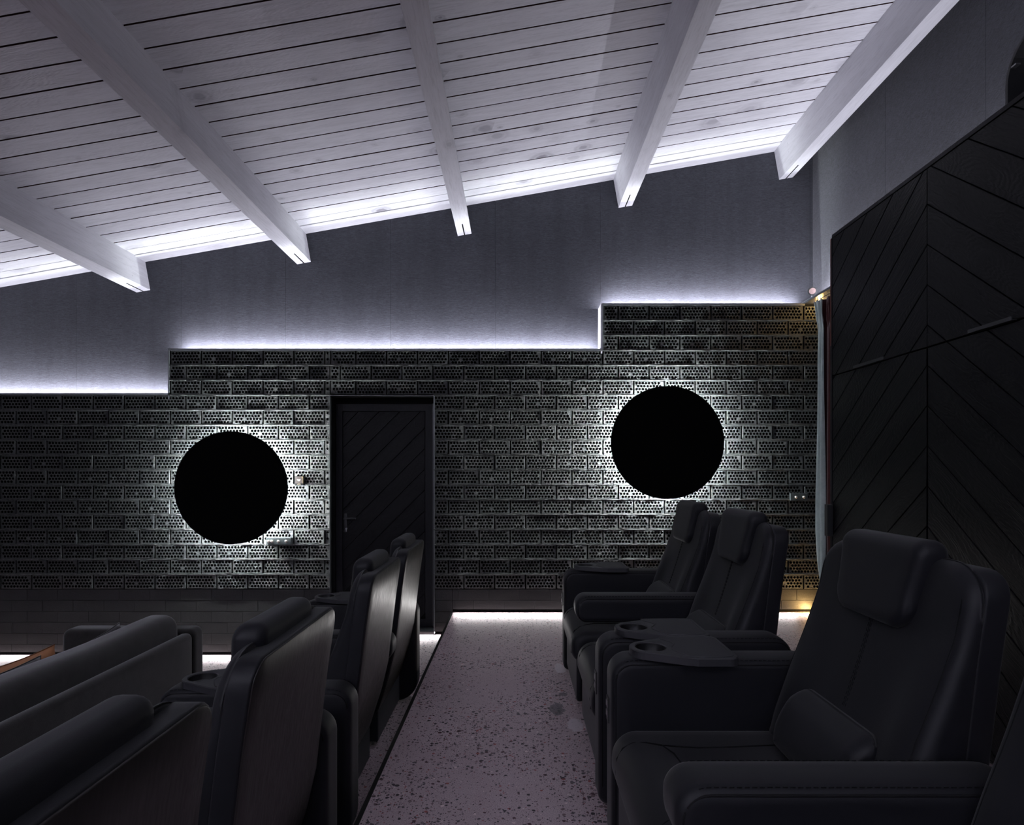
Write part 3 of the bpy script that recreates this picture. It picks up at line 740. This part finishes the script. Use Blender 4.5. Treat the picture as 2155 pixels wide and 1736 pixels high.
# local board x axis -> world -y, so use u = -(y)
box('carcass', 0.02, XR - XCB - 0.002, -YE - 2.9, 0.0, 0.0, ZTOP - 0.02, M['black_wood'], cab)
box('top_board', -0.016, 0.40, -YE - 2.9, 0.004, ZTOP - 0.019, ZTOP, M['black_wood'], cab, 0.001)
box('end_panel', -0.018, 0.60, 0.0005, 0.018, 0.0, ZTOP - 0.02, M['black_wood'], cab, 0.001)
box('edge_band', -0.0195, -0.0182, 0.008, 0.012, 1.9, ZTOP - 0.02, mat('edge_band_red', (0.22, 0.07, 0.05), 0.6), cab)
DW = 0.807; ZM = 1.722
for i in range(6):
    ya = YE - DW * i; yb = ya - DW                 # far and near edges
    up = 1 if i % 2 == 0 else -1                   # boards rise towards the camera on the first door
    for (z0, z1, nm) in ((0.03, ZM - 0.004, 'lower'), (ZM + 0.004, ZTOP - 0.024, 'upper')):
        d = empty('door', (0, 0, 0)); d.parent = cab
        g_ = 0.005 if nm == 'lower' else 0.0012
        # u = YE - y (grows towards the camera)
        u0, u1 = YE - ya + g_, YE - yb - g_
        box('door_back', 0.006, 0.019, -u1, -u0, z0, z1, M['black_wood'], d)
        ang = TA * up
        seam_u = DW if up == 1 else DW * i           # apex of the chevron
        seam_u = (i + 1) * DW if up == 1 else i * DW
        ph = cos(ang) * 2.369 - sin(ang) * seam_u
        for p in strip_polys(u0, u1, z0, z1, ang, 0.182 * cos(TA), 0.0042, ph):
            def mp(u, z): return Matrix.Translation((0.006, -u, z)) @ Matrix.Rotation(-pi / 2, 4, 'Z')
            if i < 4: prism('plank', p, mp, 0.020, M['plank_up' if up == 1 else 'plank_down'], d, 0.002, ang)
        if i >= 4: box('door_face', -0.014, 0.006, -u1, -u0, z0, z1, M['black_wood'], d)
        if nm == 'upper':
            ha, hb = ((0.252, 0.520), (1.075, 1.290))[i % 2] if i < 2 else (u0 + 0.25, u0 + 0.5)
            bm = bmesh.new(); add_box(bm, -0.034, -0.014, -hb, -ha, z0 - 0.003, z0 + 0.001); add_box(bm, -0.036, -0.032, -hb, -ha, z0 - 0.004, z0 + 0.011, 0.001)
            from_bm('handle', bm, M['black_metal'], d)
bm = bmesh.new(); add_box(bm, -0.05, -0.016, -0.012, 0.022, 0.78, 0.965, 0.003)
from_bm('edge_pull', bm, M['black_metal'], cab)
# curved housing on top
hs = tag(empty('equipment_housing', (0, 0, 0)), 'black housing with rounded top corner standing on the cabinet', 'equipment housing')
yA = 2.374; zA = ZTOP; zH = EYE + 1.70
def hull(y0, y1, z0, z1, r, n=10):
    o = [(y1, z0)]
    for k in range(n + 1):
        a = radians(90 * k / n); o.append((y1 - r + r * cos(a), z1 - r + r * sin(a)))
    o += [(y0, z1), (y0, z0)]; return o
def extr(name, poly, x0, x1, m, parent):
    n = len(poly); V = [(x0, p[0], p[1]) for p in poly] + [(x1, p[0], p[1]) for p in poly]
    Fs = [tuple(range(n)), tuple(range(n, 2 * n))] + [(k, (k + 1) % n, n + (k + 1) % n, n + k) for k in range(n)]
    return mesh_obj(name, V, Fs, m, parent)
outer_ = hull(1.1, yA, zA, zH, 0.17); inner_ = hull(1.112, yA - 0.012, zA, zH - 0.012, 0.158)
n = len(outer_); V = []; Fs = []
for x in (1.955, 2.44):
    V += [(x, p[0], p[1]) for p in outer_] + [(x, p[0], p[1]) for p in inner_]
for k in range(n):
    q = (k + 1) % n
    if k == n - 1: continue
    Fs += [(k, q, n + q, n + k), (2 * n + k, 2 * n + q, 3 * n + q, 3 * n + k), (k, q, 2 * n + q, 2 * n + k), (n + k, n + q, 3 * n + q, 3 * n + k)]
Fs += [(0, n, 3 * n, 2 * n), (n - 1, 2 * n - 1, 4 * n - 1, 3 * n - 1)]
mesh_obj('shell', V, Fs, M['black_metal'], hs)
box('back_plate', 2.40, 2.43, 1.12, yA - 0.014, zA, zH - 0.06, M['plastic'], hs)
box('device', 1.98, 2.38, 1.2, yA - 0.12, zA, zH - 0.03, M['black_metal'], hs, 0.03)
box('bracket', 1.956, 1.975, yA - 0.05, yA - 0.012, zA + 0.20, zA + 0.206, M['steel'], hs)

# ------------------------------------------------------------ curtain corner
cu = tag(empty('curtain', (2.37, 4.6, 0)), 'grey-green velvet curtain hanging beside the black cabinet at wall corner', 'curtain')
ltab = [(0.0, 1750), (0.16, 1738), (0.28, 1731), (0.45, 1721), (0.7, 1716.5), (0.95, 1717), (1.2, 1720), (1.6, 1722), (2.0, 1722.5), (2.3, 1724), (2.42, 1722), (2.50, 1719)]
def sheet(name, ya, yb, m, parent, x_off, folds, amp, z0, z1, edge=True, th=0.004, ns=90, nz=44):
    V = []; Fs = []
    for j in range(nz + 1):
        z = z0 + (z1 - z0) * j / nz
        pe = interp(ltab, z); yl = F * 2.37 / (pe - CX)        # far edge follows the gathered outline
        if not edge: yl = ya
        gather = 1 - 0.25 * max(0, (z - 2.3) / 0.2)
        for i in range(ns + 1):
            t = i / ns; y = yl + (yb - yl) * t
            a = amp * (0.35 + 0.65 * min(1, max(0, (z) / 2.4))) if z > 2.35 else amp * (0.55 + 0.3 * sin(z * 1.3))
            x = 2.37 + x_off + a * sin(t * folds * 2 * pi + 0.5 * sin(z * 2.0)) + (0.012 * sin(t * folds * 4 * pi + z * 7) if z > 2.3 else 0)
            V.append((x - 2.37, y - 4.6, z))
    for j in range(nz):
        for i in range(ns): q = j * (ns + 1) + i; Fs.append((q, q + 1, q + ns + 2, q + ns + 1))
    o = mesh_obj(name, V, Fs, m, parent, True)
    md = o.modifiers.new('thickness', 'SOLIDIFY'); md.thickness = th; md.offset = 1
    return o
sheet('drape', 4.72, 4.56, M['curtain'], cu, 0.0, 2.0, 0.026, 0.02, 2.488)
sheet('drape', 4.58, 4.36, M['lining'], cu, 0.008, 2.5, 0.012, 0.02, 2.485, edge=False).__setitem__('label', 'maroon drape')
sheet('drape', 4.37, 3.56, M['curtain'], cu, 0.0, 6, 0.022, 0.02, 2.485, edge=False)
bm = bmesh.new(); add_tube(bm, [(0.0, -1.0, 2.505), (0.0, 0.13, 2.505)], 0.003, 8)
for k in range(10): add_tube(bm, [(0, 0.12 - 0.05 * k, 2.532), (0, 0.12 - 0.05 * k, 2.480)], 0.0018, 6)
from_bm('rail', bm, M['pearl'], cu)
# small adjustable spotlight above the ledge
sp = tag(empty('spotlight', (2.395, 4.80, 2.618)), 'tiny round spotlight with pinkish lens above the curtain corner', 'spotlight')
ax = Vector((-0.42, -0.86, -0.28)).normalized()
bm = bmesh.new(); add_cyl(bm, (0, 0, 0), ax, 0.036, 0.012, 32); add_cyl(bm, -ax * 0.03, ax, 0.028, 0.03, 32)
from_bm('housing', bm, M['black_metal'], sp)
bm = bmesh.new(); add_cyl(bm, ax * 0.0121, ax, 0.0245, 0.001, 32)
from_bm('lens', bm, mat('pink_glass', (0.85, 0.62, 0.6), 0.12, 0.8), sp)
box('bracket', -0.004, 0.004, 0.01, 0.018, -0.062, -0.02, M['cap'], sp)
# warm downlight under the ledge and warm uplight on the floor behind the curtain
def warm(name, loc, dirn, label, power, spot):
    e = tag(empty(name, loc), label, 'downlight' if dirn < 0 else 'uplight')
    bm = bmesh.new(); add_cyl(bm, (0, 0, 0), (0, 0, dirn), 0.022, 0.006, 24, 0.020); from_bm('ring', bm, M['black_metal'], e)
    bm = bmesh.new(); add_cyl(bm, (0, 0, 0.0062 * dirn), (0, 0, dirn), 0.015, 0.003, 20); from_bm('lamp_lens', bm, emis('warm_lens', (1, 0.72, 0.35), 25.0), e)
    l = bpy.data.lights.new(name + '_glow', 'SPOT' if spot else 'POINT'); l.energy = power; l.color = WARM; l.shadow_soft_size = 0.012
    if spot: l.spot_size = radians(spot); l.spot_blend = 0.8
    o = bpy.data.objects.new(name + '_glow', l); C.objects.link(o); o.location = (loc[0], loc[1], loc[2] + 0.03 * dirn); o.rotation_euler = (0 if dirn < 0 else pi, 0, 0)
warm('ledge_downlight', (2.446, 4.785, 2.531), -1, 'small warm downlight under the ledge above the curtain top', 2.4, 0)
warm('floor_uplight', (2.405, 4.80, 0.0), 1, 'small warm uplight on the floor at the foot of the curtain', 7.0, 0)

# ------------------------------------------------------------ recliners
XF = 0.285
FRONT = [(0.36, 0.750), (0.45, 0.772), (0.53, 0.800), (0.62, 0.832), (0.70, 0.858), (0.82, 0.893), (0.92, 0.912), (0.98, 0.925)]
REAR = [(0.14, 0.845), (0.25, 0.880), (0.35, 0.912), (0.47, 0.940), (0.56, 0.950), (0.77, 0.975), (0.94, 1.000), (1.0, 1.004)]
fx = lambda z: interp(FRONT, z); rx = lambda z: interp(REAR, z)
def arm_outline(full):
    if full: return rrect(XF, 0.957, 0.012, 0.584, (0.07, 0.065, 0.03, 0.12), 8)
    return rrect(XF, 0.957, 0.462, 0.582, (0.055, 0.052, 0.05, 0.05), 8)
def make_arm(ch, y, full, tray, chz):
    """armrest centred on y (part of chair ch)"""
    a = slab('armrest', arm_outline(full), -0.0625, 0.0625, 0.024, M['leather'], ch, lambda p, q, t: (p, t + y, q), K=4, nt=4,
             deform=lambda X_, Y_, Z_: (X_, Y_, Z_ + (0.006 * (1 - ((Y_ - y) / 0.0625) ** 2) if Z_ > 0.5 else 0)))
    ol = [p for p in rrect(XF + 0.012, 0.945, (0.05 if full else 0.474), 0.572, (0.05, 0.05, 0.03, 0.04), 8)]
    # seams run up the front, along the top and down the back on both sides
    m_ = (len(ol)) // 4
    path = ol[:2 * m_ + (2 if full else m_)]
    bm = bmesh.new()
    for sy in (-0.0585, 0.0585):
        pts = [(p[0], y + sy, p[1]) for p in path]
        if not full: pts = [(p[0], y + sy, p[1]) for p in ol]
        add_tube(bm, pts, 0.0026, 6, not full)
        add_stitch(bm, [(q[0] + 0.0, y + sy * 0.86, q[2] + 0.011) for q in pts if q[2] > 0.56], 0.0011)
    from_bm('seam', bm, M['thread'], a, True)
    if full:
        cp = box('control_panel', XF - 0.004, XF + 0.004, y - 0.010, y + 0.030, 0.375, 0.452, M['black_metal'], a, 0.002)
        bm = bmesh.new()
        for zz in (0.392, 0.422): add_box(bm, XF - 0.0065, XF - 0.004, y - 0.004, y + 0.022, zz, zz + 0.018, 0.001)
        from_bm('button', bm, M['steel'], cp)
    if tray: make_tray(a, y)
    return a
def add_stitch(bm, pts, r, dash=0.009, gap=0.005):
    if len(pts) < 2: return
    P = [Vector(p) for p in pts]; d = 0; nxt = 0
    L = [0]
    for a, b in zip(P, P[1:]): L.append(L[-1] + (b - a).length)
    def at(s_):
        for i in range(len(L) - 1):
            if s_ <= L[i + 1]: return P[i].lerp(P[i + 1], (s_ - L[i]) / max(1e-6, L[i + 1] - L[i]))
        return P[-1]
    s_ = 0
    while s_ + dash < L[-1]:
        add_tube(bm, [at(s_), at(s_ + dash)], r, 4); s_ += dash + gap
def make_tray(parent, y):
    z0, z1 = 0.588, 0.612
    hc = (0.415, 0.0); R = 0.066
    out = []
    for k in range(13):      # rounded nose round the cup hole
        a = radians(118 + (242 - 118) * k / 12); out.append((hc[0] + R * cos(a), R * sin(a)))
    out += [(0.50, -0.112), (0.53, -0.12)]
    for k in range(7): a = radians(270 + 90 * k / 6); out.append((0.625 + 0.03 * cos(a), -0.09 + 0.03 * sin(a)))
    for k in range(7): a = radians(90 * k / 6); out.append((0.625 + 0.03 * cos(a), 0.09 + 0.03 * sin(a)))
    out += [(0.53, 0.12), (0.50, 0.112)]
    hole = [(hc[0] + 0.047 * cos(2 * pi * k / 36), 0.047 * sin(2 * pi * k / 36)) for k in range(36)]
    polys = [[Vector((p[0], p[1], 0)) for p in out], [Vector((p[0], p[1], 0)) for p in hole[::-1]]]
    tr_ = [tuple(t) for t in tessellate_polygon(polys)]; allp = [p for pl in polys for p in pl]; n = len(allp); no = len(out)
    c = 0.003; oi = inset(out, c); hi = [(hc[0] + (0.047 + c) * cos(2 * pi * k / 36), (0.047 + c) * sin(2 * pi * k / 36)) for k in range(36)][::-1]
    top = oi + hi
    V = [(p[0], p[1] + y, z1) for p in top] + [(p.x, p.y + y, z1 - c) for p in allp] + [(p.x, p.y + y, z0) for p in allp]
    Fs = list(tr_) + [tuple(i + 2 * n for i in t) for t in tr_]
    for s0, cnt in ((0, no), (no, 36)):
        for k in range(cnt):
            a, b = s0 + k, s0 + (k + 1) % cnt
            Fs.append((a, b, n + b, n + a)); Fs.append((n + a, n + b, 2 * n + b, 2 * n + a))
    t = mesh_obj('tray', V, Fs, M['tray'], parent)
    bm = bmesh.new()
    # raised lip: border and S curve between cup hole and plate
    S = [(0.475, 0.098), (0.464, 0.078), (0.462, 0.058), (0.470, 0.038), (0.479, 0.020), (0.480, 0.0), (0.479, -0.020), (0.470, -0.038), (0.462, -0.058), (0.464, -0.078), (0.475, -0.098)]
    S = [(0.462, 0.100), (0.468, 0.075), (0.487, 0.052), (0.498, 0.030), (0.488, 0.008), (0.476, -0.012), (0.474, -0.035), (0.486, -0.062), (0.500, -0.085), (0.512, -0.102)]
    bord = S + [(0.54, -0.108), (0.615, -0.107), (0.636, -0.098), (0.643, -0.085), (0.643, 0.085), (0.636, 0.098), (0.615, 0.107), (0.52, 0.107), (0.48, 0.104)]
    add_tube(bm, [(p[0], p[1] + y, z1 + 0.0004) for p in bord], 0.0019, 6, True)
    from_bm('lip', bm, M['tray'], t, True)
    bm = bmesh.new(); pl = [bm.verts.new((p[0], p[1] + y, z1 + 0.0006)) for p in bord]; pf = bm.faces.new(pl)
    ex = bmesh.ops.extrude_face_region(bm, geom=[pf])
    for v in ex['geom']:
        if isinstance(v, bmesh.types.BMVert): v.co.z -= 0.001
    bmesh.ops.triangulate(bm, faces=bm.faces); from_bm('mat', bm, M['tray_mat'], t)
    bm = bmesh.new(); seg = 32
    A = [bm.verts.new((hc[0] + 0.0465 * cos(2 * pi * k / seg), y + 0.0465 * sin(2 * pi * k / seg), z1 - 0.004)) for k in range(seg)]
    B = [bm.verts.new((hc[0] + 0.042 * cos(2 * pi * k / seg), y + 0.042 * sin(2 * pi * k / seg), z1 - 0.095)) for k in range(seg)]
    bm.faces.new(B)
    for k in range(seg): bm.faces.new((A[k], A[(k + 1) % seg], B[(k + 1) % seg], B[k]))
    from_bm('cup_well', bm, M['plastic'], t, True)
    return t
def make_recliner(x_off, z_off, yc, wd, arms, label, hide_near=False):
    """arms = list of (y centre, full?, tray?); yc = seat centre; wd = seat width"""
    ch = tag(empty('recliner', (x_off, 0, z_off)), label, 'recliner', 'black cinema recliners')
    ch.location = (x_off + 0.62, yc, z_off)
    ox = Vector((0.62, yc, 0))
    h = wd / 2 - 0.003
    parts = []
    def reg(o): parts.append(o); return o
    for (ya, full, tray) in arms: reg(make_arm(ch, ya, full, tray, z_off))
    # base
    reg(box('base', 0.335, 0.86, yc - h + 0.01, yc + h - 0.01, 0.03, 0.26, M['leather_side'], ch, 0.01))
    # footrest apron
    reg(slab('footrest', rrect(yc - h, yc + h, 0.045, 0.285, 0.03), 0.302, 0.336, 0.014, M['leather'], ch, lambda p, q, t: (t, p, q)))
    # seat cushion
    seat = reg(slab('seat', rrect(0.278, 0.86, 0.235, 0.385, (0.03, 0.075, 0.055, 0.03), 8), -h, h, 0.035, M['leather'], ch, lambda p, q, t: (p, t + yc, q), nt=14, step=0.02,
                    deform=lambda X_, Y_, Z_: (X_, Y_, Z_ + (0.016 * max(0, 1 - ((Y_ - yc) / h) ** 2) * max(0, min(1, (Z_ - 0.3) / 0.08)) - 0.010 * math.exp(-((Y_ - yc) / 0.12) ** 2) * (1 if 0.42 < X_ < 0.8 and Z_ > 0.35 else 0)))))
    bm = bmesh.new()
    def st(x, yy):    # height of the seat top
        return 0.3865 + 0.016 * max(0, 1 - (yy / h) ** 2) - (0.010 * math.exp(-(yy / 0.12) ** 2) if 0.42 < x < 0.8 else 0)
    sp_ = [(0.40, -0.155), (0.42, -0.10), (0.435, 0.0), (0.42, 0.10), (0.40, 0.155)]
    add_tube(bm, [(a, yc + b, st(a, b)) for a, b in [(0.76, -0.165), (0.6, -0.15), (0.5, -0.145)] + sp_ + [(0.5, 0.145), (0.6, 0.15), (0.76, 0.165)]], 0.0022, 5)
    for sy in (-1, 1):
        add_tube(bm, [(0.40, yc + sy * 0.155, st(0.40, 0.155)), (0.36, yc + sy * 0.175, st(0.36, 0.175) - 0.001), (0.325, yc + sy * 0.19, 0.388), (0.298, yc + sy * 0.197, 0.370), (0.283, yc + sy * 0.2, 0.340), (0.279, yc + sy * 0.2, 0.30), (0.283, yc + sy * 0.2, 0.262)], 0.0022, 5)
    from_bm('seam', bm, M['thread'], seat, True)
    # back cushion
    o_ = rrect(yc - h, yc + h, 0.345, 0.966, (0.095, 0.095, 0.03, 0.03), 8)
    def bf(p, q):
        u = (p - yc) / h
        bol = 0.020 * math.exp(-((abs(u) - 0.78) / 0.22) ** 2) * max(0, min(1, (0.80 - q) / 0.2))
        return fx(q) + 0.006 - bol
    back = reg(slab('backrest', o_, bf, lambda p, q: rx(q) - 0.044, 0.028, M['leather'], ch, lambda p, q, t: (t, p, q), K=5, r1=0.010, step=0.022,
                    inner=(0.93, 0.86, 0.78, 0.7, 0.6, 0.5, 0.4, 0.3, 0.2, 0.1, 0.04)))
    bm = bmesh.new()
    for sgn in (-1, 1):
        edge = [(yc + sgn * (h - 0.026), z) for z in [0.40 + 0.02 * k for k in range(25)]]
        cor = [(yc + sgn * (h - 0.095 + 0.069 * cos(radians(a))), 0.877 + 0.069 * sin(radians(a))) for a in range(0, 91, 15)]
        pts = [(bf(p, q) + 0.0015, p, q) for p, q in edge] + [(bf(p, q) + 0.001 + 0.006 * k / 6, p, q) for k, (p, q) in enumerate(cor)] + [(bf(yc, 0.946) + 0.007, yc + sgn * (h - 0.12), 0.946)]
        add_tube(bm, pts, 0.0022, 5)
        add_stitch(bm, [(x + 0.001, y_ - sgn * 0.010, z) for x, y_, z in pts[:24]], 0.0012)
    zs = [0.57 + 0.02 * k for k in range(13)]
    for dy in (-0.006, 0.006): add_stitch(bm, [(bf(yc + dy, z) - 0.0004, yc + dy, z) for z in zs], 0.0009)
    add_tube(bm, [(bf(yc, z) + 0.0002, yc, z) for z in zs], 0.0014, 5)
    from_bm('seam', bm, M['thread'], back, True)
    # lumbar pad
    lp = slab('lumbar_pad', rrect(yc - 0.175, yc + 0.175, 0.385, 0.560, (0.04, 0.04, 0.03, 0.03), 6), lambda p, q: fx(q) - 0.042 - 0.022 * max(0, 1 - ((q - 0.46) / 0.09) ** 2), lambda p, q: fx(q) + 0.03, 0.038, M['leather'], ch, lambda p, q, t: (t, p, q), K=6, step=0.02)
    reg(lp)
    # headrest: tapers downwards, wraps over the top
    hp = []
    for k in range(9): a = radians(90 * k / 8); hp.append((0.126 + 0.035 * cos(a), 0.968 + 0.035 * sin(a)))
    for k in range(9): a = radians(90 + 90 * k / 8); hp.append((-0.134 + 0.035 * cos(a), 0.968 + 0.035 * sin(a)))
    for k in range(9): a = radians(172 + 80 * k / 8); hp.append((-0.085 + 0.065 * cos(a), 0.855 + 0.065 * sin(a)))
    for k in range(9): a = radians(288 + 80 * k / 8); hp.append((0.085 + 0.065 * cos(a), 0.855 + 0.065 * sin(a)))
    hp = [(p[0] + yc, p[1]) for p in hp]
    hd_ = reg(slab('headrest', hp, lambda p, q: fx(min(q, 0.94)) - 0.024 + (0.2 * max(0, q - 0.955)), lambda p, q: (0.974 if q > 0.945 else max(fx(q) + 0.03, 0.974 - (0.945 - q) * 0.4)), 0.026, M['leather'], ch, lambda p, q, t: (t, p, q), K=5, step=0.02))
    bm = bmesh.new()
    hi_ = inset(resample(hp, 0.02), 0.012)
    add_tube(bm, [(fx(min(q, 0.94)) - 0.0165 + (0.2 * max(0, q - 0.955)), p, q) for p, q in hi_ if q < 0.985], 0.0014, 5)
    from_bm('seam', bm, M['thread'], hd_, True)
    # shell wrapping the back
    sh = reg(slab('back_shell', rrect(yc - h - 0.001, yc + h + 0.001, 0.15, 0.955, (0.06, 0.06, 0.05, 0.05), 6), lambda p, q: rx(q) - 0.052, lambda p, q: rx(q), 0.006, M['leather'], ch, lambda p, q, t: (t, p, q), K=4, step=0.022))
    slab('back_panel', rrect(yc - h + 0.004, yc + h - 0.004, 0.156, 0.950, (0.056, 0.056, 0.046, 0.046), 6), lambda p, q: rx(q) - 0.006, lambda p, q: rx(q) + 0.003, 0.003, M['panel'], sh, lambda p, q, t: (t, p, q), K=2, step=0.022)
    # move every part mesh so that the chair's origin is at its foot
    def shift(o):
        if o.type == 'MESH':
            o.data.transform(Matrix.Translation(-ox))
        for c in o.children: shift(c)
    for c in list(ch.children): shift(c)
    return ch
L = -1.53
make_recliner(-0.01, 0, 3.1375, 0.570, [(3.485, True, True), (2.79, False, False)], 'black recliner farthest along the right row, nearest the brick wall')
make_recliner(0, 0, 2.445, 0.565, [(2.10, True, True)], 'black recliner second from the brick wall in the right row, both backrest sides visible')
make_recliner(0.006, 0, 1.4975, 0.605, [(1.86, True, True), (1.135, False, False)], 'large black recliner in the right foreground with full seat and lumbar pad showing')
make_recliner(0.006, 0, 0.77, 0.600, [(0.41, True, True)], 'black recliner mostly cut off at the bottom right corner of the photo')
make_recliner(L, MID, 3.15, 0.565, [(3.495, True, True), (2.805, False, False)], 'black recliner seen from behind, farthest in left row, in front of the door')
make_recliner(L, MID, 2.46, 0.560, [(2.115, True, True)], 'black recliner seen from behind, second from the door in the left row')
make_recliner(L, MID, 1.475, 0.560, [(1.86, True, False), (1.13, False, False)], 'black recliner seen from behind, second nearest the camera in the left row')
make_recliner(L, MID, 0.77, 0.560, [(0.41, True, True)], 'black recliner back filling the bottom left corner of the photo')

# ------------------------------------------------------------ sofa on the lower level
sf = tag(empty('sofa', (-2.1, 2.2, LOW)), 'charcoal velour sofa seen from behind on the lower level', 'sofa')
def smap(p, q, t): return (p + 2.1, t - 2.2, q)
y0s, y1s = 0.75, 3.32
slab('back_frame', rrect(-1.802, -1.735, 0.10, 0.645, (0.03, 0.03, 0.02, 0.02)), y0s, 3.198, 0.028, M['sofa'], sf, smap, nt=20)
slab('armrest', rrect(-2.455, -1.74, 0.10, 0.656, (0.04, 0.04, 0.02, 0.02)), 3.20, y1s, 0.03, M['sofa'], sf, smap, nt=4)
slab('armrest', rrect(-2.455, -1.74, 0.10, 0.656, (0.04, 0.04, 0.02, 0.02)), y0s - 0.12, y0s - 0.002, 0.03, M['sofa'], sf, smap, nt=4)
def bend(x, y, z):   # soft swell of the long cushion
    return (x, y, z + 0.004 * sin((y + 0.2) * 7))
slab('back_cushion', rrect(-2.0, -1.80, 0.30, 0.745, (0.075, 0.085, 0.05, 0.04), 8), y0s + 0.01, 3.19, 0.045, M['sofa'], sf, smap, nt=30, K=6, deform=bend)
slab('seat_cushion', rrect(-2.46, -1.85, 0.19, 0.298, (0.03, 0.04, 0.04, 0.03)), y0s + 0.01, 3.195, 0.03, M['sofa'], sf, smap, nt=10)
box('seat_base', -0.34, 0.30, y0s + 0.02 - 2.2, 3.19 - 2.2, 0.09, 0.19, M['sofa'], sf, 0.01)
for fx_, fy_ in ((-0.30, y0s + 0.1), (0.27, y0s + 0.1), (-0.30, y1s - 0.2), (0.27, y1s - 0.2)):
    bm = bmesh.new(); add_cyl(bm, (fx_, fy_ - 2.2, 0), (0, 0, 1), 0.018, 0.092, 16, 0.024); from_bm('foot', bm, M['plastic'], sf)
def pillow(name, loc, rot, w_, h_, th, m, label, seam_m=None):
    e = tag(empty(name, loc, rot), label, 'cushion')
    n = 22; V = []; Fs = []
    for s_ in (1, -1):
        for j in range(n + 1):
            for i in range(n + 1):
                u, v = 2 * i / n - 1, 2 * j / n - 1
                pin = 1 - 0.06 * (1 - u * u) * abs(v) ** 3 * 1.0; pin2 = 1 - 0.06 * (1 - v * v) * abs(u) ** 3
                t = th / 2 * (max(0, (1 - u ** 4)) * max(0, (1 - v ** 4))) ** 0.5
                V.append((u * w_ / 2 * pin2, s_ * t, v * h_ / 2 * pin))
    N1 = (n + 1) ** 2
    for s_ in (0, 1):
        for j in range(n):
            for i in range(n):
                q = s_ * N1 + j * (n + 1) + i; Fs.append((q, q + 1, q + n + 2, q + n + 1))
    o = mesh_obj('cover', V, Fs, m, e, True)
    bm = bmesh.new(); bm.from_mesh(o.data); bmesh.ops.remove_doubles(bm, verts=bm.verts, dist=0.0004); bmesh.ops.recalc_face_normals(bm, faces=bm.faces); bm.to_mesh(o.data); bm.free()
    rim = [V[i] for i in range(n + 1)] + [V[j * (n + 1) + n] for j in range(1, n + 1)] + [V[n * (n + 1) + i] for i in range(n - 1, -1, -1)] + [V[j * (n + 1)] for j in range(n - 1, 0, -1)]
    bm = bmesh.new(); add_tube(bm, rim, 0.003, 6, True); from_bm('piping', bm, seam_m or m, e, True)
    return e
# cushions lean against the back cushion (faces along x)
pillow('cushion', (-2.20, 2.61, 0.157), (radians(5), 0, radians(90)), 0.40, 0.37, 0.11, M['tan'], 'tan leather cushion standing against the sofa back, left edge of the photo', M['tan_seam'])
pillow('cushion', (-2.085, 2.42, 0.168), (radians(-4), 0, radians(90)), 0.40, 0.36, 0.09, M['cushion_dark'], 'near-black cushion overlapping the tan leather one on the sofa')
pillow('cushion', (-2.085, 2.985, 0.160), (radians(-4), radians(-7), radians(90)), 0.36, 0.36, 0.09, M['cushion_dark'], 'near-black cushion in the far corner of the sofa by the armrest')
